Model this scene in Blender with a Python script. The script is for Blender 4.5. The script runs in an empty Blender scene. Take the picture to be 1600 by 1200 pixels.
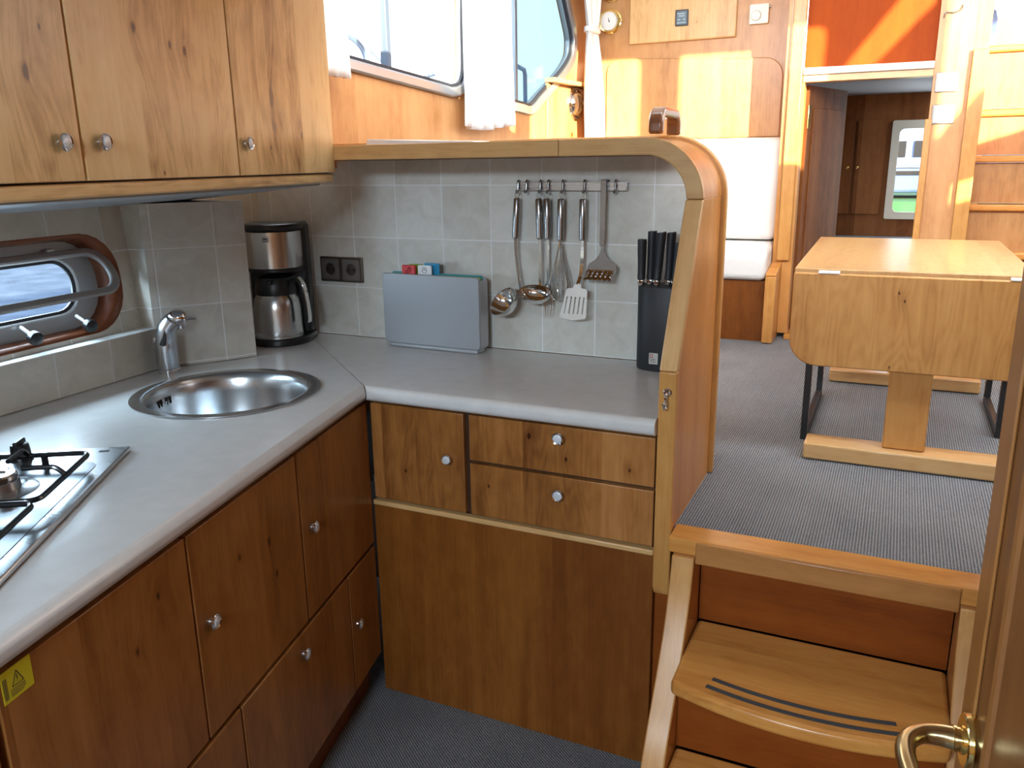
import bpy, bmesh, math, random
from mathutils import Vector, Matrix
random.seed(7)
V = Vector
C = bpy.context.scene.collection
sc = bpy.context.scene

# ------------------------------------------------------------------ camera
F_PX = 1286.2
EYE = V((0, 0, 1.45))
YAW, PITCH, ROLL = 0.435252, 0.262694, -0.014055
fw = V((math.sin(-YAW) * math.cos(PITCH), math.cos(-YAW) * math.cos(PITCH), -math.sin(PITCH)))
rt0 = V((math.cos(YAW), math.sin(YAW), 0)); fw = V((-math.sin(YAW) * math.cos(PITCH), math.cos(YAW) * math.cos(PITCH), -math.sin(PITCH)))
up0 = rt0.cross(fw)
rt = math.cos(ROLL) * rt0 + math.sin(ROLL) * up0
up = -math.sin(ROLL) * rt0 + math.cos(ROLL) * up0
cam = bpy.data.objects.new('camera', bpy.data.cameras.new('camera')); C.objects.link(cam)
cam.matrix_world = Matrix(((rt.x, up.x, -fw.x, 0), (rt.y, up.y, -fw.y, 0), (rt.z, up.z, -fw.z, EYE.z), (0, 0, 0, 1)))
cam.data.sensor_width = 36; cam.data.lens = F_PX / 1600 * 36; cam.data.clip_start = 0.02
sc.camera = cam
sc.view_settings.view_transform = 'Standard'; sc.view_settings.look = 'None'
sc.view_settings.gamma = 1; sc.view_settings.use_curve_mapping = False
sc.view_settings.exposure = 0.18
sc.cycles.use_denoising = True
sc.cycles.max_bounces = 10; sc.cycles.diffuse_bounces = 6; sc.cycles.glossy_bounces = 5
sc.cycles.transparent_max_bounces = 12
sc.cycles.sample_clamp_indirect = 6; sc.cycles.caustics_reflective = False; sc.cycles.caustics_refractive = False

# ------------------------------------------------------------------ world, sun, daylight
w = bpy.data.worlds.new('world'); sc.world = w; w.use_nodes = True
bg = w.node_tree.nodes['Background']; bg.inputs[0].default_value = (0.80, 0.90, 1.0, 1); bg.inputs[1].default_value = 3.8
SUNDIR = V((-0.80, 1.0, -0.262)).normalized()
sl = bpy.data.lights.new('sun', 'SUN'); so = bpy.data.objects.new('sun', sl); C.objects.link(so)
sl.energy = 24; sl.angle = math.radians(0.6); sl.color = (1, 0.86, 0.62)
so.rotation_euler = SUNDIR.to_track_quat('-Z', 'Y').to_euler(); so.location = (6, -6, 5)
def area(name, loc, aim, sx, sy, e, col=(0.85, 0.93, 1)):
    l = bpy.data.lights.new(name, 'AREA'); l.shape = 'RECTANGLE'; l.size = sx; l.size_y = sy; l.energy = e; l.color = col
    o = bpy.data.objects.new(name, l); C.objects.link(o); o.location = loc
    o.rotation_euler = (V(aim) - V(loc)).to_track_quat('-Z', 'Y').to_euler(); return o
area('hatch_daylight', (-0.35, -1.10, 1.925), (-0.40, -0.6, 0), 0.80, 0.80, 150, (0.70, 0.86, 1))
area('windscreen_daylight', (0.1, 1.86, 2.26), (-0.2, 4.0, 1.0), 3.0, 0.45, 62, (0.92, 0.96, 1))
area('porthole_daylight', (-2.15, 1.2, 1.25), (-1.2, 1.2, 0.95), 0.7, 0.3, 17, (0.55, 0.80, 1))

# ------------------------------------------------------------------ materials
def newmat(name):
    m = bpy.data.materials.new(name); m.use_nodes = True
    nt = m.node_tree; nt.nodes.clear()
    out = nt.nodes.new('ShaderNodeOutputMaterial'); b = nt.nodes.new('ShaderNodeBsdfPrincipled')
    nt.links.new(b.outputs[0], out.inputs[0]); return m, nt, b
def plain(name, col, rough=0.5, metal=0.0, noise=0.0, nscale=40, bump=0.0, coat=0.0, ior=None):
    m, nt, b = newmat(name)
    b.inputs['Roughness'].default_value = rough; b.inputs['Metallic'].default_value = metal
    b.inputs['Coat Weight'].default_value = coat
    if ior: b.inputs['IOR'].default_value = ior
    g = nt.nodes.new('ShaderNodeNewGeometry'); n = nt.nodes.new('ShaderNodeTexNoise'); n.inputs['Scale'].default_value = nscale
    n.inputs['Detail'].default_value = 5; nt.links.new(g.outputs['Position'], n.inputs['Vector'])
    mx = nt.nodes.new('ShaderNodeMix'); mx.data_type = 'RGBA'
    k = 1 - noise
    mx.inputs[6].default_value = (col[0] * k, col[1] * k, col[2] * k, 1); mx.inputs[7].default_value = (*[min(1, c * (1 + noise)) for c in col], 1)
    nt.links.new(n.outputs[0], mx.inputs[0]); nt.links.new(mx.outputs[2], b.inputs['Base Color'])
    if bump:
        bp = nt.nodes.new('ShaderNodeBump'); bp.inputs['Strength'].default_value = bump; bp.inputs['Distance'].default_value = 0.002
        nt.links.new(n.outputs[0], bp.inputs['Height']); nt.links.new(bp.outputs[0], b.inputs['Normal'])
    return m
def M_(nt, op, a, b=None, c=None):
    n = nt.nodes.new('ShaderNodeMath'); n.operation = op
    for i, v in enumerate((a, b, c)):
        if v is None: continue
        if isinstance(v, (int, float)): n.inputs[i].default_value = v
        else: nt.links.new(v, n.inputs[i])
    return n.outputs[0]
def dot(nt, vec, d):
    n = nt.nodes.new('ShaderNodeVectorMath'); n.operation = 'DOT_PRODUCT'
    nt.links.new(vec, n.inputs[0]); n.inputs[1].default_value = d; return n.outputs['Value']
def wood(name, dark, mid, light, grain=(0, 0, 1), wide=(1, 0, 0), stave=0.11, rough=0.32, knots=(), var=0.5, ring=1.0, seed=0.0, coat=0.14, spec=0.4):
    """glued-stave cherry or alder; grain runs along `grain`, staves are counted along `wide`; knots = [(x,y,z,r)]"""
    m, nt, b = newmat(name); L = nt.links
    b.inputs['Specular IOR Level'].default_value = spec; b.inputs['Roughness'].default_value = rough; b.inputs['Coat Weight'].default_value = coat; b.inputs['Coat Roughness'].default_value = 0.22
    g = nt.nodes.new('ShaderNodeNewGeometry'); P = g.outputs['Position']
    gr = V(grain).normalized(); wd = V(wide).normalized(); th = gr.cross(wd)
    a = dot(nt, P, gr); w_ = dot(nt, P, wd); t_ = dot(nt, P, th)
    kn_mask = None; kshift = None
    for (kx, ky, kz, kr) in knots:
        d = nt.nodes.new('ShaderNodeVectorMath'); d.operation = 'SUBTRACT'; L.new(P, d.inputs[0]); d.inputs[1].default_value = (kx, ky, kz)
        da = M_(nt, 'MULTIPLY', dot(nt, d.outputs[0], gr), 0.55); dw = dot(nt, d.outputs[0], wd)
        dist = M_(nt, 'SQRT', M_(nt, 'ADD', M_(nt, 'MULTIPLY', da, da), M_(nt, 'MULTIPLY', dw, dw)))
        s = M_(nt, 'MULTIPLY', dist, 1.0 / kr)
        fall = M_(nt, 'DIVIDE', 1.0, M_(nt, 'ADD', 1.0, M_(nt, 'MULTIPLY', M_(nt, 'MULTIPLY', s, s), 0.16)))
        core = M_(nt, 'SUBTRACT', 1.0, M_(nt, 'SMOOTH_MIN', M_(nt, 'MULTIPLY', s, 1.5), 1.0, 0.3))
        sh = M_(nt, 'MULTIPLY', fall, kr * 2.2)
        kshift = sh if kshift is None else M_(nt, 'ADD', kshift, sh)
        cc = M_(nt, 'ADD', M_(nt, 'MULTIPLY', fall, 0.22), M_(nt, 'MULTIPLY', M_(nt, 'MAXIMUM', core, 0.0), 0.8))
        kn_mask = cc if kn_mask is None else M_(nt, 'ADD', kn_mask, cc)
    # stave tone
    sidx = M_(nt, 'FLOOR', M_(nt, 'ADD', M_(nt, 'MULTIPLY', w_, 1 / stave), 0.37 + seed))
    wn = nt.nodes.new('ShaderNodeTexWhiteNoise'); wn.noise_dimensions = '1D'; L.new(M_(nt, 'ADD', sidx, seed * 3.1), wn.inputs['W'])
    ws = w_ if kshift is None else M_(nt, 'ADD', w_, kshift)
    cmb = nt.nodes.new('ShaderNodeCombineXYZ')
    L.new(M_(nt, 'ADD', ws, M_(nt, 'MULTIPLY', wn.outputs['Value'], 3.7)), cmb.inputs[0]); L.new(a, cmb.inputs[1]); L.new(M_(nt, 'ADD', t_, seed), cmb.inputs[2])
    def stretched(sx, sy, sz, det):
        mp = nt.nodes.new('ShaderNodeMapping'); mp.inputs['Scale'].default_value = (sx, sy, sz); L.new(cmb.outputs[0], mp.inputs[0])
        n = nt.nodes.new('ShaderNodeTexNoise'); n.inputs['Scale'].default_value = 1; n.inputs['Detail'].default_value = det
        n.inputs['Roughness'].default_value = 0.6; L.new(mp.outputs[0], n.inputs['Vector']); return n.outputs[0]
    fig = stretched(9, 1.6, 9, 2)            # broad figure that makes cathedral rings
    rings = M_(nt, 'SINE', M_(nt, 'MULTIPLY', fig, 95.0))
    fine = stretched(260, 5, 120, 4)
    broad = stretched(14, 0.9, 14, 3)
    fig2 = stretched(30, 14, 30, 3)          # curl across the grain
    v = M_(nt, 'MULTIPLY', rings, 0.055 * ring)
    v = M_(nt, 'ADD', v, M_(nt, 'MULTIPLY', M_(nt, 'SUBTRACT', fine, 0.5), 0.45))
    v = M_(nt, 'ADD', v, M_(nt, 'MULTIPLY', M_(nt, 'SUBTRACT', broad, 0.5), 1.1))
    v = M_(nt, 'ADD', v, M_(nt, 'MULTIPLY', M_(nt, 'SUBTRACT', fig2, 0.5), 0.55))
    v = M_(nt, 'ADD', v, M_(nt, 'MULTIPLY', M_(nt, 'SUBTRACT', wn.outputs['Value'], 0.5), var))
    v = M_(nt, 'ADD', v, 0.55)
    if kn_mask is not None: v = M_(nt, 'SUBTRACT', v, M_(nt, 'MULTIPLY', kn_mask, 0.85))
    r = nt.nodes.new('ShaderNodeValToRGB'); cr = r.color_ramp
    cr.elements[0].position = 0.05; cr.elements[0].color = (*dark, 1)
    cr.elements[1].position = 1.0; cr.elements[1].color = (*light, 1)
    e = cr.elements.new(0.5); e.color = (*mid, 1)
    if knots:
        e = cr.elements.new(0.0); e.color = (dark[0] * .25, dark[1] * .2, dark[2] * .2, 1)
    L.new(v, r.inputs[0]); L.new(r.outputs[0], b.inputs['Base Color'])
    bp = nt.nodes.new('ShaderNodeBump'); bp.inputs['Strength'].default_value = 0.06; bp.inputs['Distance'].default_value = 0.001
    L.new(fine, bp.inputs['Height']); L.new(bp.outputs[0], b.inputs['Normal'])
    return m
def tile_mat(name, u0=0.0, v0=1.388, pu=0.1625, pv=0.16, base=(0.70, 0.69, 0.64), grout=(0.88, 0.89, 0.88)):
    m, nt, b = newmat(name); L = nt.links
    uv = nt.nodes.new('ShaderNodeUVMap'); sp = nt.nodes.new('ShaderNodeSeparateXYZ'); L.new(uv.outputs[0], sp.inputs[0])
    U = M_(nt, 'MULTIPLY', M_(nt, 'SUBTRACT', sp.outputs[0], u0), 1 / pu); W = M_(nt, 'MULTIPLY', M_(nt, 'SUBTRACT', sp.outputs[1], v0), 1 / pv)
    def edge(x, p):
        fr = M_(nt, 'FRACT', x); d = M_(nt, 'MINIMUM', fr, M_(nt, 'SUBTRACT', 1.0, fr)); return M_(nt, 'MULTIPLY', d, p)
    d = M_(nt, 'MINIMUM', edge(U, pu), edge(W, pv))
    gm = M_(nt, 'MINIMUM', M_(nt, 'MAXIMUM', M_(nt, 'MULTIPLY', M_(nt, 'SUBTRACT', d, 0.0012), 1500), 0.0), 1.0)
    wn = nt.nodes.new('ShaderNodeTexWhiteNoise'); wn.noise_dimensions = '2D'
    cb = nt.nodes.new('ShaderNodeCombineXYZ'); L.new(M_(nt, 'FLOOR', U), cb.inputs[0]); L.new(M_(nt, 'FLOOR', W), cb.inputs[1]); L.new(cb.outputs[0], wn.inputs[0])
    g = nt.nodes.new('ShaderNodeNewGeometry'); n = nt.nodes.new('ShaderNodeTexNoise'); n.inputs['Scale'].default_value = 16; n.inputs['Detail'].default_value = 8
    n.inputs['Roughness'].default_value = 0.62; n.inputs['Distortion'].default_value = 0.8; L.new(g.outputs['Position'], n.inputs['Vector'])
    v = M_(nt, 'ADD', M_(nt, 'MULTIPLY', n.outputs[0], 1.3), M_(nt, 'MULTIPLY', wn.outputs['Value'], 0.3)); v = M_(nt, 'SUBTRACT', v, 0.3)
    r = nt.nodes.new('ShaderNodeValToRGB'); r.color_ramp.elements[0].color = (*[c * m_ for c, m_ in zip(base, (.76, .73, .68))], 1); r.color_ramp.elements[1].color = (*[c * 1.12 for c in base], 1); L.new(v, r.inputs[0])
    mx = nt.nodes.new('ShaderNodeMix'); mx.data_type = 'RGBA'; L.new(gm, mx.inputs[0]); mx.inputs[6].default_value = (*grout, 1); L.new(r.outputs[0], mx.inputs[7])
    L.new(mx.outputs[2], b.inputs['Base Color']); b.inputs['Roughness'].default_value = 0.38
    bp = nt.nodes.new('ShaderNodeBump'); bp.inputs['Strength'].default_value = 0.5; bp.inputs['Distance'].default_value = 0.0012; L.new(gm, bp.inputs['Height']); L.new(bp.outputs[0], b.inputs['Normal'])
    return m
def carpet_mat(name, pitch=0.0063, along=(0, 1, 0), dk=(0.045, 0.055, 0.075), lt=(0.37, 0.40, 0.42)):
    m, nt, b = newmat(name); L = nt.links
    g = nt.nodes.new('ShaderNodeNewGeometry'); P = g.outputs['Position']
    al = V(along).normalized(); ac = V((0, 0, 1)).cross(al)
    n = nt.nodes.new('ShaderNodeTexNoise'); n.inputs['Scale'].default_value = 220; n.inputs['Detail'].default_value = 2; L.new(P, n.inputs['Vector'])
    n2 = nt.nodes.new('ShaderNodeTexNoise'); n2.inputs['Scale'].default_value = 5; n2.inputs['Detail'].default_value = 4; L.new(P, n2.inputs['Vector'])
    x = M_(nt, 'MULTIPLY', dot(nt, P, ac), 2 * math.pi / pitch)
    y = M_(nt, 'MULTIPLY', dot(nt, P, al), 2 * math.pi / (pitch * 1.1))
    s = M_(nt, 'SINE', M_(nt, 'ADD', x, M_(nt, 'MULTIPLY', M_(nt, 'SINE', y), 0.8)))
    v = M_(nt, 'ADD', M_(nt, 'MULTIPLY', s, 0.36), 0.5); v = M_(nt, 'ADD', v, M_(nt, 'MULTIPLY', M_(nt, 'SUBTRACT', n.outputs[0], 0.5), 0.8))
    v = M_(nt, 'ADD', v, M_(nt, 'MULTIPLY', M_(nt, 'SUBTRACT', n2.outputs[0], 0.5), 0.35))
    r = nt.nodes.new('ShaderNodeValToRGB'); r.color_ramp.elements[0].color = (*dk, 1); r.color_ramp.elements[1].color = (*lt, 1); L.new(v, r.inputs[0])
    L.new(r.outputs[0], b.inputs['Base Color']); b.inputs['Roughness'].default_value = 0.95
    bp = nt.nodes.new('ShaderNodeBump'); bp.inputs['Strength'].default_value = 0.6; bp.inputs['Distance'].default_value = 0.0015; L.new(s, bp.inputs['Height']); L.new(bp.outputs[0], b.inputs['Normal'])
    return m
def steel(name, col=(0.62, 0.63, 0.64), rough=0.28, brush=(1, 0, 0)):
    m, nt, b = newmat(name); L = nt.links
    g = nt.nodes.new('ShaderNodeNewGeometry'); mp = nt.nodes.new('ShaderNodeMapping')
    bv = V(brush); mp.inputs['Scale'].default_value = tuple(8 if abs(c) > 0.5 else 600 for c in bv)
    L.new(g.outputs['Position'], mp.inputs[0]); n = nt.nodes.new('ShaderNodeTexNoise'); n.inputs['Scale'].default_value = 1; L.new(mp.outputs[0], n.inputs['Vector'])
    b.inputs['Base Color'].default_value = (*col, 1); b.inputs['Metallic'].default_value = 1
    L.new(M_(nt, 'ADD', M_(nt, 'MULTIPLY', n.outputs[0], 0.16), rough - 0.08), b.inputs['Roughness'])
    return m
def glass_mat(name, tint=(1, 1, 1), gl=0.06):
    m = bpy.data.materials.new(name); m.use_nodes = True; nt = m.node_tree; nt.nodes.clear()
    o = nt.nodes.new('ShaderNodeOutputMaterial'); t = nt.nodes.new('ShaderNodeBsdfTransparent'); t.inputs[0].default_value = (*tint, 1)
    g = nt.nodes.new('ShaderNodeBsdfGlossy'); g.inputs['Roughness'].default_value = 0.02; x = nt.nodes.new('ShaderNodeMixShader')
    x.inputs[0].default_value = gl; nt.links.new(t.outputs[0], x.inputs[1]); nt.links.new(g.outputs[0], x.inputs[2]); nt.links.new(x.outputs[0], o.inputs[0]); return m
LD = V((-0.223, 0.975, 0)).normalized()      # the left run of cabinets
LM = V((-LD.y, LD.x, 0))                     # from its doors towards the hull
LP = V((-1.21, 1.705, 0))
def LR(s, t, z): return LP + LD * s + LM * t + V((0, 0, z))
UE = V((-1.387, 1.878, 0))
def UR(s, t, z): return UE + LD * s + LM * t + V((0, 0, z))
ALD = ((0.36, 0.17, 0.05), (0.82, 0.56, 0.25), (0.92, 0.71, 0.38))    # alder, the bright light on the wall cupboards put into the colour
CHR = ((0.13, 0.040, 0.009), (0.29, 0.110, 0.026), (0.42, 0.180, 0.050)) # much the same wood, dimmer light painted in as a darker tone
MW = {}
MW['upper'] = wood('alder_doors_lit', *ALD, wide=LD, stave=0.155, var=0.30, knots=[(*UR(-0.80, 0, 1.68), 0.012), (*UR(-0.70, 0, 1.665), 0.009), (*UR(-0.655, 0, 1.66), 0.009), (*UR(-1.06, 0, 1.585), 0.015), (*UR(-0.76, 0, 1.44), 0.005), (*UR(-0.33, 0, 1.60), 0.020), (*UR(-0.19, 0, 1.52), 0.009), (*UR(-1.02, 0, 1.65), 0.005), (*UR(-0.35, 0, 1.49), 0.005)])
MW['lower'] = wood('alder_doors_dim', *CHR, wide=LD, stave=0.13, var=0.34, knots=[(*LR(-0.90, 0, 0.793), 0.008), (*LR(-0.964, 0, 0.734), 0.010), (*LR(-0.66, 0, 0.74), 0.010), (*LR(-0.55, 0, 0.72), 0.011), (*LR(-0.53, 0, 0.64), 0.010)])
MW['drawer'] = wood('alder_drawers', (0.14, 0.045, 0.010), (0.33, 0.130, 0.032), (0.50, 0.23, 0.070), wide=(1, 0, 0), stave=0.10, var=0.4, seed=.3, knots=[(-0.655, 1.70, 0.775, 0.006), (-0.86, 1.70, 0.675, 0.006), (-0.75, 1.70, 0.82, 0.007), (-0.50, 1.70, 0.77, 0.006), (-1.10, 1.70, 0.68, .005)])
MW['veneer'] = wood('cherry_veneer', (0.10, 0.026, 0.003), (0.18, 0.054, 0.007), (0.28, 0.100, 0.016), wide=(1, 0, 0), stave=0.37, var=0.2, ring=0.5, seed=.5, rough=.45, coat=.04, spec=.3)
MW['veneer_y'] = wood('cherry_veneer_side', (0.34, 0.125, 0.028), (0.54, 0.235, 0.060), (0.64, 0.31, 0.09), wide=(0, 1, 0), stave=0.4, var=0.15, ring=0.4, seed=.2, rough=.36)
MW['trim_x'] = wood('alder_trim_across', (0.42, 0.21, 0.07), (0.62, 0.37, 0.15), (0.72, 0.47, 0.21), grain=(1, 0, 0), wide=(0, 0, 1), stave=3, var=0.1, ring=0.7, rough=.3)
MW['trim_z'] = wood('alder_trim_upright', (0.36, 0.14, 0.03), (0.55, 0.26, 0.07), (0.66, 0.36, 0.11), grain=(0, 0, 1), wide=(1, 0, 0), stave=3, var=0.1, ring=0.7, rough=.3)
MW['trim_s'] = wood('alder_trim_sloped', (0.44, 0.22, 0.08), (0.64, 0.38, 0.16), (0.74, 0.49, 0.24), grain=(0, 0.5, 0.86), wide=(1, 0, 0), stave=3, var=0.1, ring=0.8, rough=.3)
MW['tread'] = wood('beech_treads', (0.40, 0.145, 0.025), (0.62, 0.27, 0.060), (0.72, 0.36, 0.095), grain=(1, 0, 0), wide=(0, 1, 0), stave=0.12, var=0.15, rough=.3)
MW['rail'] = wood('lit_bottom_rail', *ALD, grain=LD, wide=(0, 0, 1), stave=2, var=.1)
MW['lip2'] = wood('door_edge_wood', (0.16, 0.06, 0.014), (0.30, 0.125, 0.034), (0.38, 0.17, 0.05), wide=(0, 1, 0), stave=2, var=0.1, rough=.35)
MW['lip'] = wood('step_lip', (0.24, 0.085, 0.018), (0.40, 0.17, 0.045), (0.50, 0.23, 0.07), grain=(1, 0, 0), wide=(0, 0, 1), stave=2, var=0.1, rough=.3)
MW['stringer'] = wood('stringer_wood', (0.38, 0.16, 0.045), (0.58, 0.29, 0.095), (0.68, 0.38, 0.14), grain=(0, 0.5, 0.86), wide=(1, 0, 0), stave=3, var=0.1, ring=0.8, rough=.3)
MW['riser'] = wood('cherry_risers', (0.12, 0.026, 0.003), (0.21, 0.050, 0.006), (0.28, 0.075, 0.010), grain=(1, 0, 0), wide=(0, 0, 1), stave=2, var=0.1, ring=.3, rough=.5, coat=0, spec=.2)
MW['table'] = wood('birch_veneer_table', (0.34, 0.14, 0.03), (0.55, 0.27, 0.075), (0.66, 0.37, 0.12), grain=(0.15, 0, 1), wide=(1, 0, 0), stave=0.5, var=0.12, ring=1.6, rough=.36, knots=[(0.02, 2.4, 1.115, 0.005), (0.035, 2.4, 1.095, 0.005), (0.015, 2.4, 0.92, .005)])
MW['tabletop'] = wood('birch_veneer_top', (0.36, 0.18, 0.06), (0.53, 0.31, 0.125), (0.62, 0.40, 0.18), grain=(0, 1, 0), wide=(1, 0, 0), stave=0.4, var=0.12, ring=1.2, rough=.3)
MW['bulk'] = wood('cherry_bulkhead', (0.30, 0.13, 0.04), (0.48, 0.245, 0.09), (0.58, 0.32, 0.13), wide=(1, 0, 0), stave=0.35, var=0.15, ring=.8, rough=.35)
MW['bulkdoor'] = wood('alder_locker_door', (0.40, 0.22, 0.08), (0.58, 0.36, 0.15), (0.68, 0.46, 0.22), wide=(1, 0, 0), stave=0.14, var=0.3, rough=.35, knots=[(-0.955, 4.15, 2.08, .004), (-0.96, 4.15, 1.99, .003)])
MW['port'] = wood('cherry_side_lining', (0.38, 0.15, 0.045), (0.56, 0.27, 0.10), (0.64, 0.35, 0.15), wide=(0, 1, 0), stave=0.5, var=0.08, ring=.5, rough=.4)
MW['orange'] = wood('mahogany_panel', (0.24, 0.032, 0.0015), (0.33, 0.050, 0.002), (0.39, 0.068, 0.003), wide=(1, 0, 0), stave=2, var=0.05, ring=.3, rough=.6, coat=0, spec=.15)
MW['aft'] = wood('dark_cabin_wood', (0.13, 0.04, 0.012), (0.24, 0.085, 0.025), (0.33, 0.135, 0.045), wide=(1, 0, 0), stave=0.12, var=0.4, ring=.5, seed=.7, coat=0.0, rough=.55, spec=.15)
MW['reveal'] = wood('teak_reveal', (0.12, 0.03, 0.012), (0.22, 0.06, 0.02), (0.30, 0.10, 0.035), grain=(0, 1, 0), wide=(0, 0, 1), stave=3, var=.0, ring=.15)
MW['handle'] = wood('varnished_teak', (0.09, 0.03, 0.012), (0.19, 0.075, 0.03), (0.30, 0.13, 0.05), grain=(0, 0, 1), wide=(0, 1, 0), stave=3, var=.1, rough=.15, coat=1.0)
MW['door'] = wood('cherry_door_leaf', (0.10, 0.036, 0.010), (0.20, 0.078, 0.022), (0.28, 0.12, 0.036), wide=(0, 1, 0), stave=0.07, var=0.45, ring=.3, rough=.35)
TILE = tile_mat('stone_tile_back', u0=-1.734)
TILEL = tile_mat('stone_tile_hull', u0=1.355, pu=.165, v0=1.235, base=(0.72, 0.69, 0.61))
TILEU = tile_mat('stone_tile_upstand', u0=1.20, pu=.165, v0=0.80, pv=0.5, base=(0.72, 0.69, 0.62))
TILEC = tile_mat('stone_tile_column', u0=0.0, v0=1.235, base=(0.70, 0.68, 0.62))
CARP = carpet_mat('ribbed_carpet_saloon')
CARP2 = carpet_mat('ribbed_carpet_galley', along=(0.8, -0.6, 0), dk=(0.045, 0.046, 0.052), lt=(0.27, 0.27, 0.275))
LAM = plain('speckled_laminate', (0.63, 0.625, 0.61), 0.24, noise=0.10, nscale=26)
SEAM = plain('joint_line', (0.33, 0.31, 0.29), 0.6)
STEEL = steel('brushed_steel'); STEELP = plain('polished_steel', (0.72, 0.71, 0.70), 0.10, 1.0); STEELS = plain('satin_sink_steel', (0.55, 0.56, 0.57), 0.24, 1.0)
STEELZ = steel('brushed_steel_upright', (0.60, 0.59, 0.58), 0.24, brush=(0, 0, 1))
HOBS = steel('hob_steel', (0.60, 0.61, 0.62), 0.30)
SATIN = plain('satin_handle_steel', (0.36, 0.35, 0.35), 0.25, 1.0)
CHROME = plain('chrome', (0.78, 0.78, 0.80), 0.06, 1.0); SATCH = plain('satin_chrome', (0.55, 0.57, 0.60), 0.25, 1.0)
KNOBC = plain('knob_cap_sheen', (0.66, 0.70, 0.74), 0.35, 0.1)  # cap colour carries the bluish reflection of the skylight
BRASS = plain('polished_brass', (0.80, 0.62, 0.26), 0.14, 1.0); BRASSP = plain('pale_satin_brass', (0.62, 0.50, 0.27), 0.22, 1.0)
BLACK = plain('black_plastic', (0.012, 0.012, 0.013), 0.35); BLACKM = plain('matt_black', (0.022, 0.023, 0.027), 0.5); IRON = plain('black_enamel', (0.010, 0.011, 0.013), 0.22)
DARK = plain('shadow_gap_black', (0.012, 0.008, 0.006), 0.8); DBROWN = plain('carcass_brown', (0.045, 0.016, 0.006), 0.6)
SILVER = plain('silver_plastic', (0.36, 0.37, 0.39), 0.34, 0.35); SILVERE = plain('silver_edge', (0.50, 0.51, 0.53), 0.35, 0.3)
BRONZE = plain('bronze_plate', (0.20, 0.17, 0.14), 0.3, 0.9); BRONZEM = plain('bronze_insert', (0.26, 0.24, 0.22), 0.4, 0.7)
WHITE = plain('white_paint', (0.80, 0.80, 0.78), 0.4); OFFW = plain('pale_grey_liner', (0.42, 0.43, 0.44), 0.55, noise=.04)
LEATHER = plain('white_leather', (0.78, 0.78, 0.76), 0.42, noise=.02, nscale=60, bump=.1)
CLOTH = plain('white_curtain_cloth', (0.82, 0.80, 0.78), 0.9, noise=.05, nscale=300, bump=.2)
ALU = plain('window_aluminium', (0.52, 0.55, 0.58), 0.30, 0.85); ALUG = plain('grey_porthole_alloy', (0.42, 0.42, 0.42), 0.38, 0.4); RUB = plain('black_rubber', (0.02, 0.022, 0.03), 0.5)
MULL = plain('slate_mullion', (0.10, 0.14, 0.20), 0.4, 0.3)
GLASS = glass_mat('clear_glass'); GLASSB = glass_mat('blue_tinted_glass', (0.47, 0.53, 0.55), 0.04)
RED = plain('red_plastic', (0.62, 0.02, 0.02), 0.35); GREEN = plain('green_plastic', (0.25, 0.42, 0.04), 0.35); BLUE = plain('blue_plastic', (0.03, 0.30, 0.55), 0.35); WPL = plain('white_plastic', (0.80, 0.84, 0.86), 0.3)
INK = plain('dark_ink', (0.03, 0.03, 0.04), 0.6); INKR = plain('dark_red_ink', (0.16, 0.01, 0.02), 0.6); REDI = plain('red_ink', (0.45, 0.03, 0.04), 0.6)
YEL = plain('yellow_sticker', (0.62, 0.55, 0.02), 0.45); CREAM = plain('cream_plastic', (0.72, 0.68, 0.56), 0.35); DISP = plain('blue_grey_display', (0.10, 0.16, 0.20), 0.25)
GRIP = plain('grey_antislip', (0.055, 0.055, 0.058), 0.85, noise=.3, nscale=500, bump=.5); PAPER = plain('white_plastic_wallet', (0.75, 0.78, 0.80), 0.25)

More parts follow.
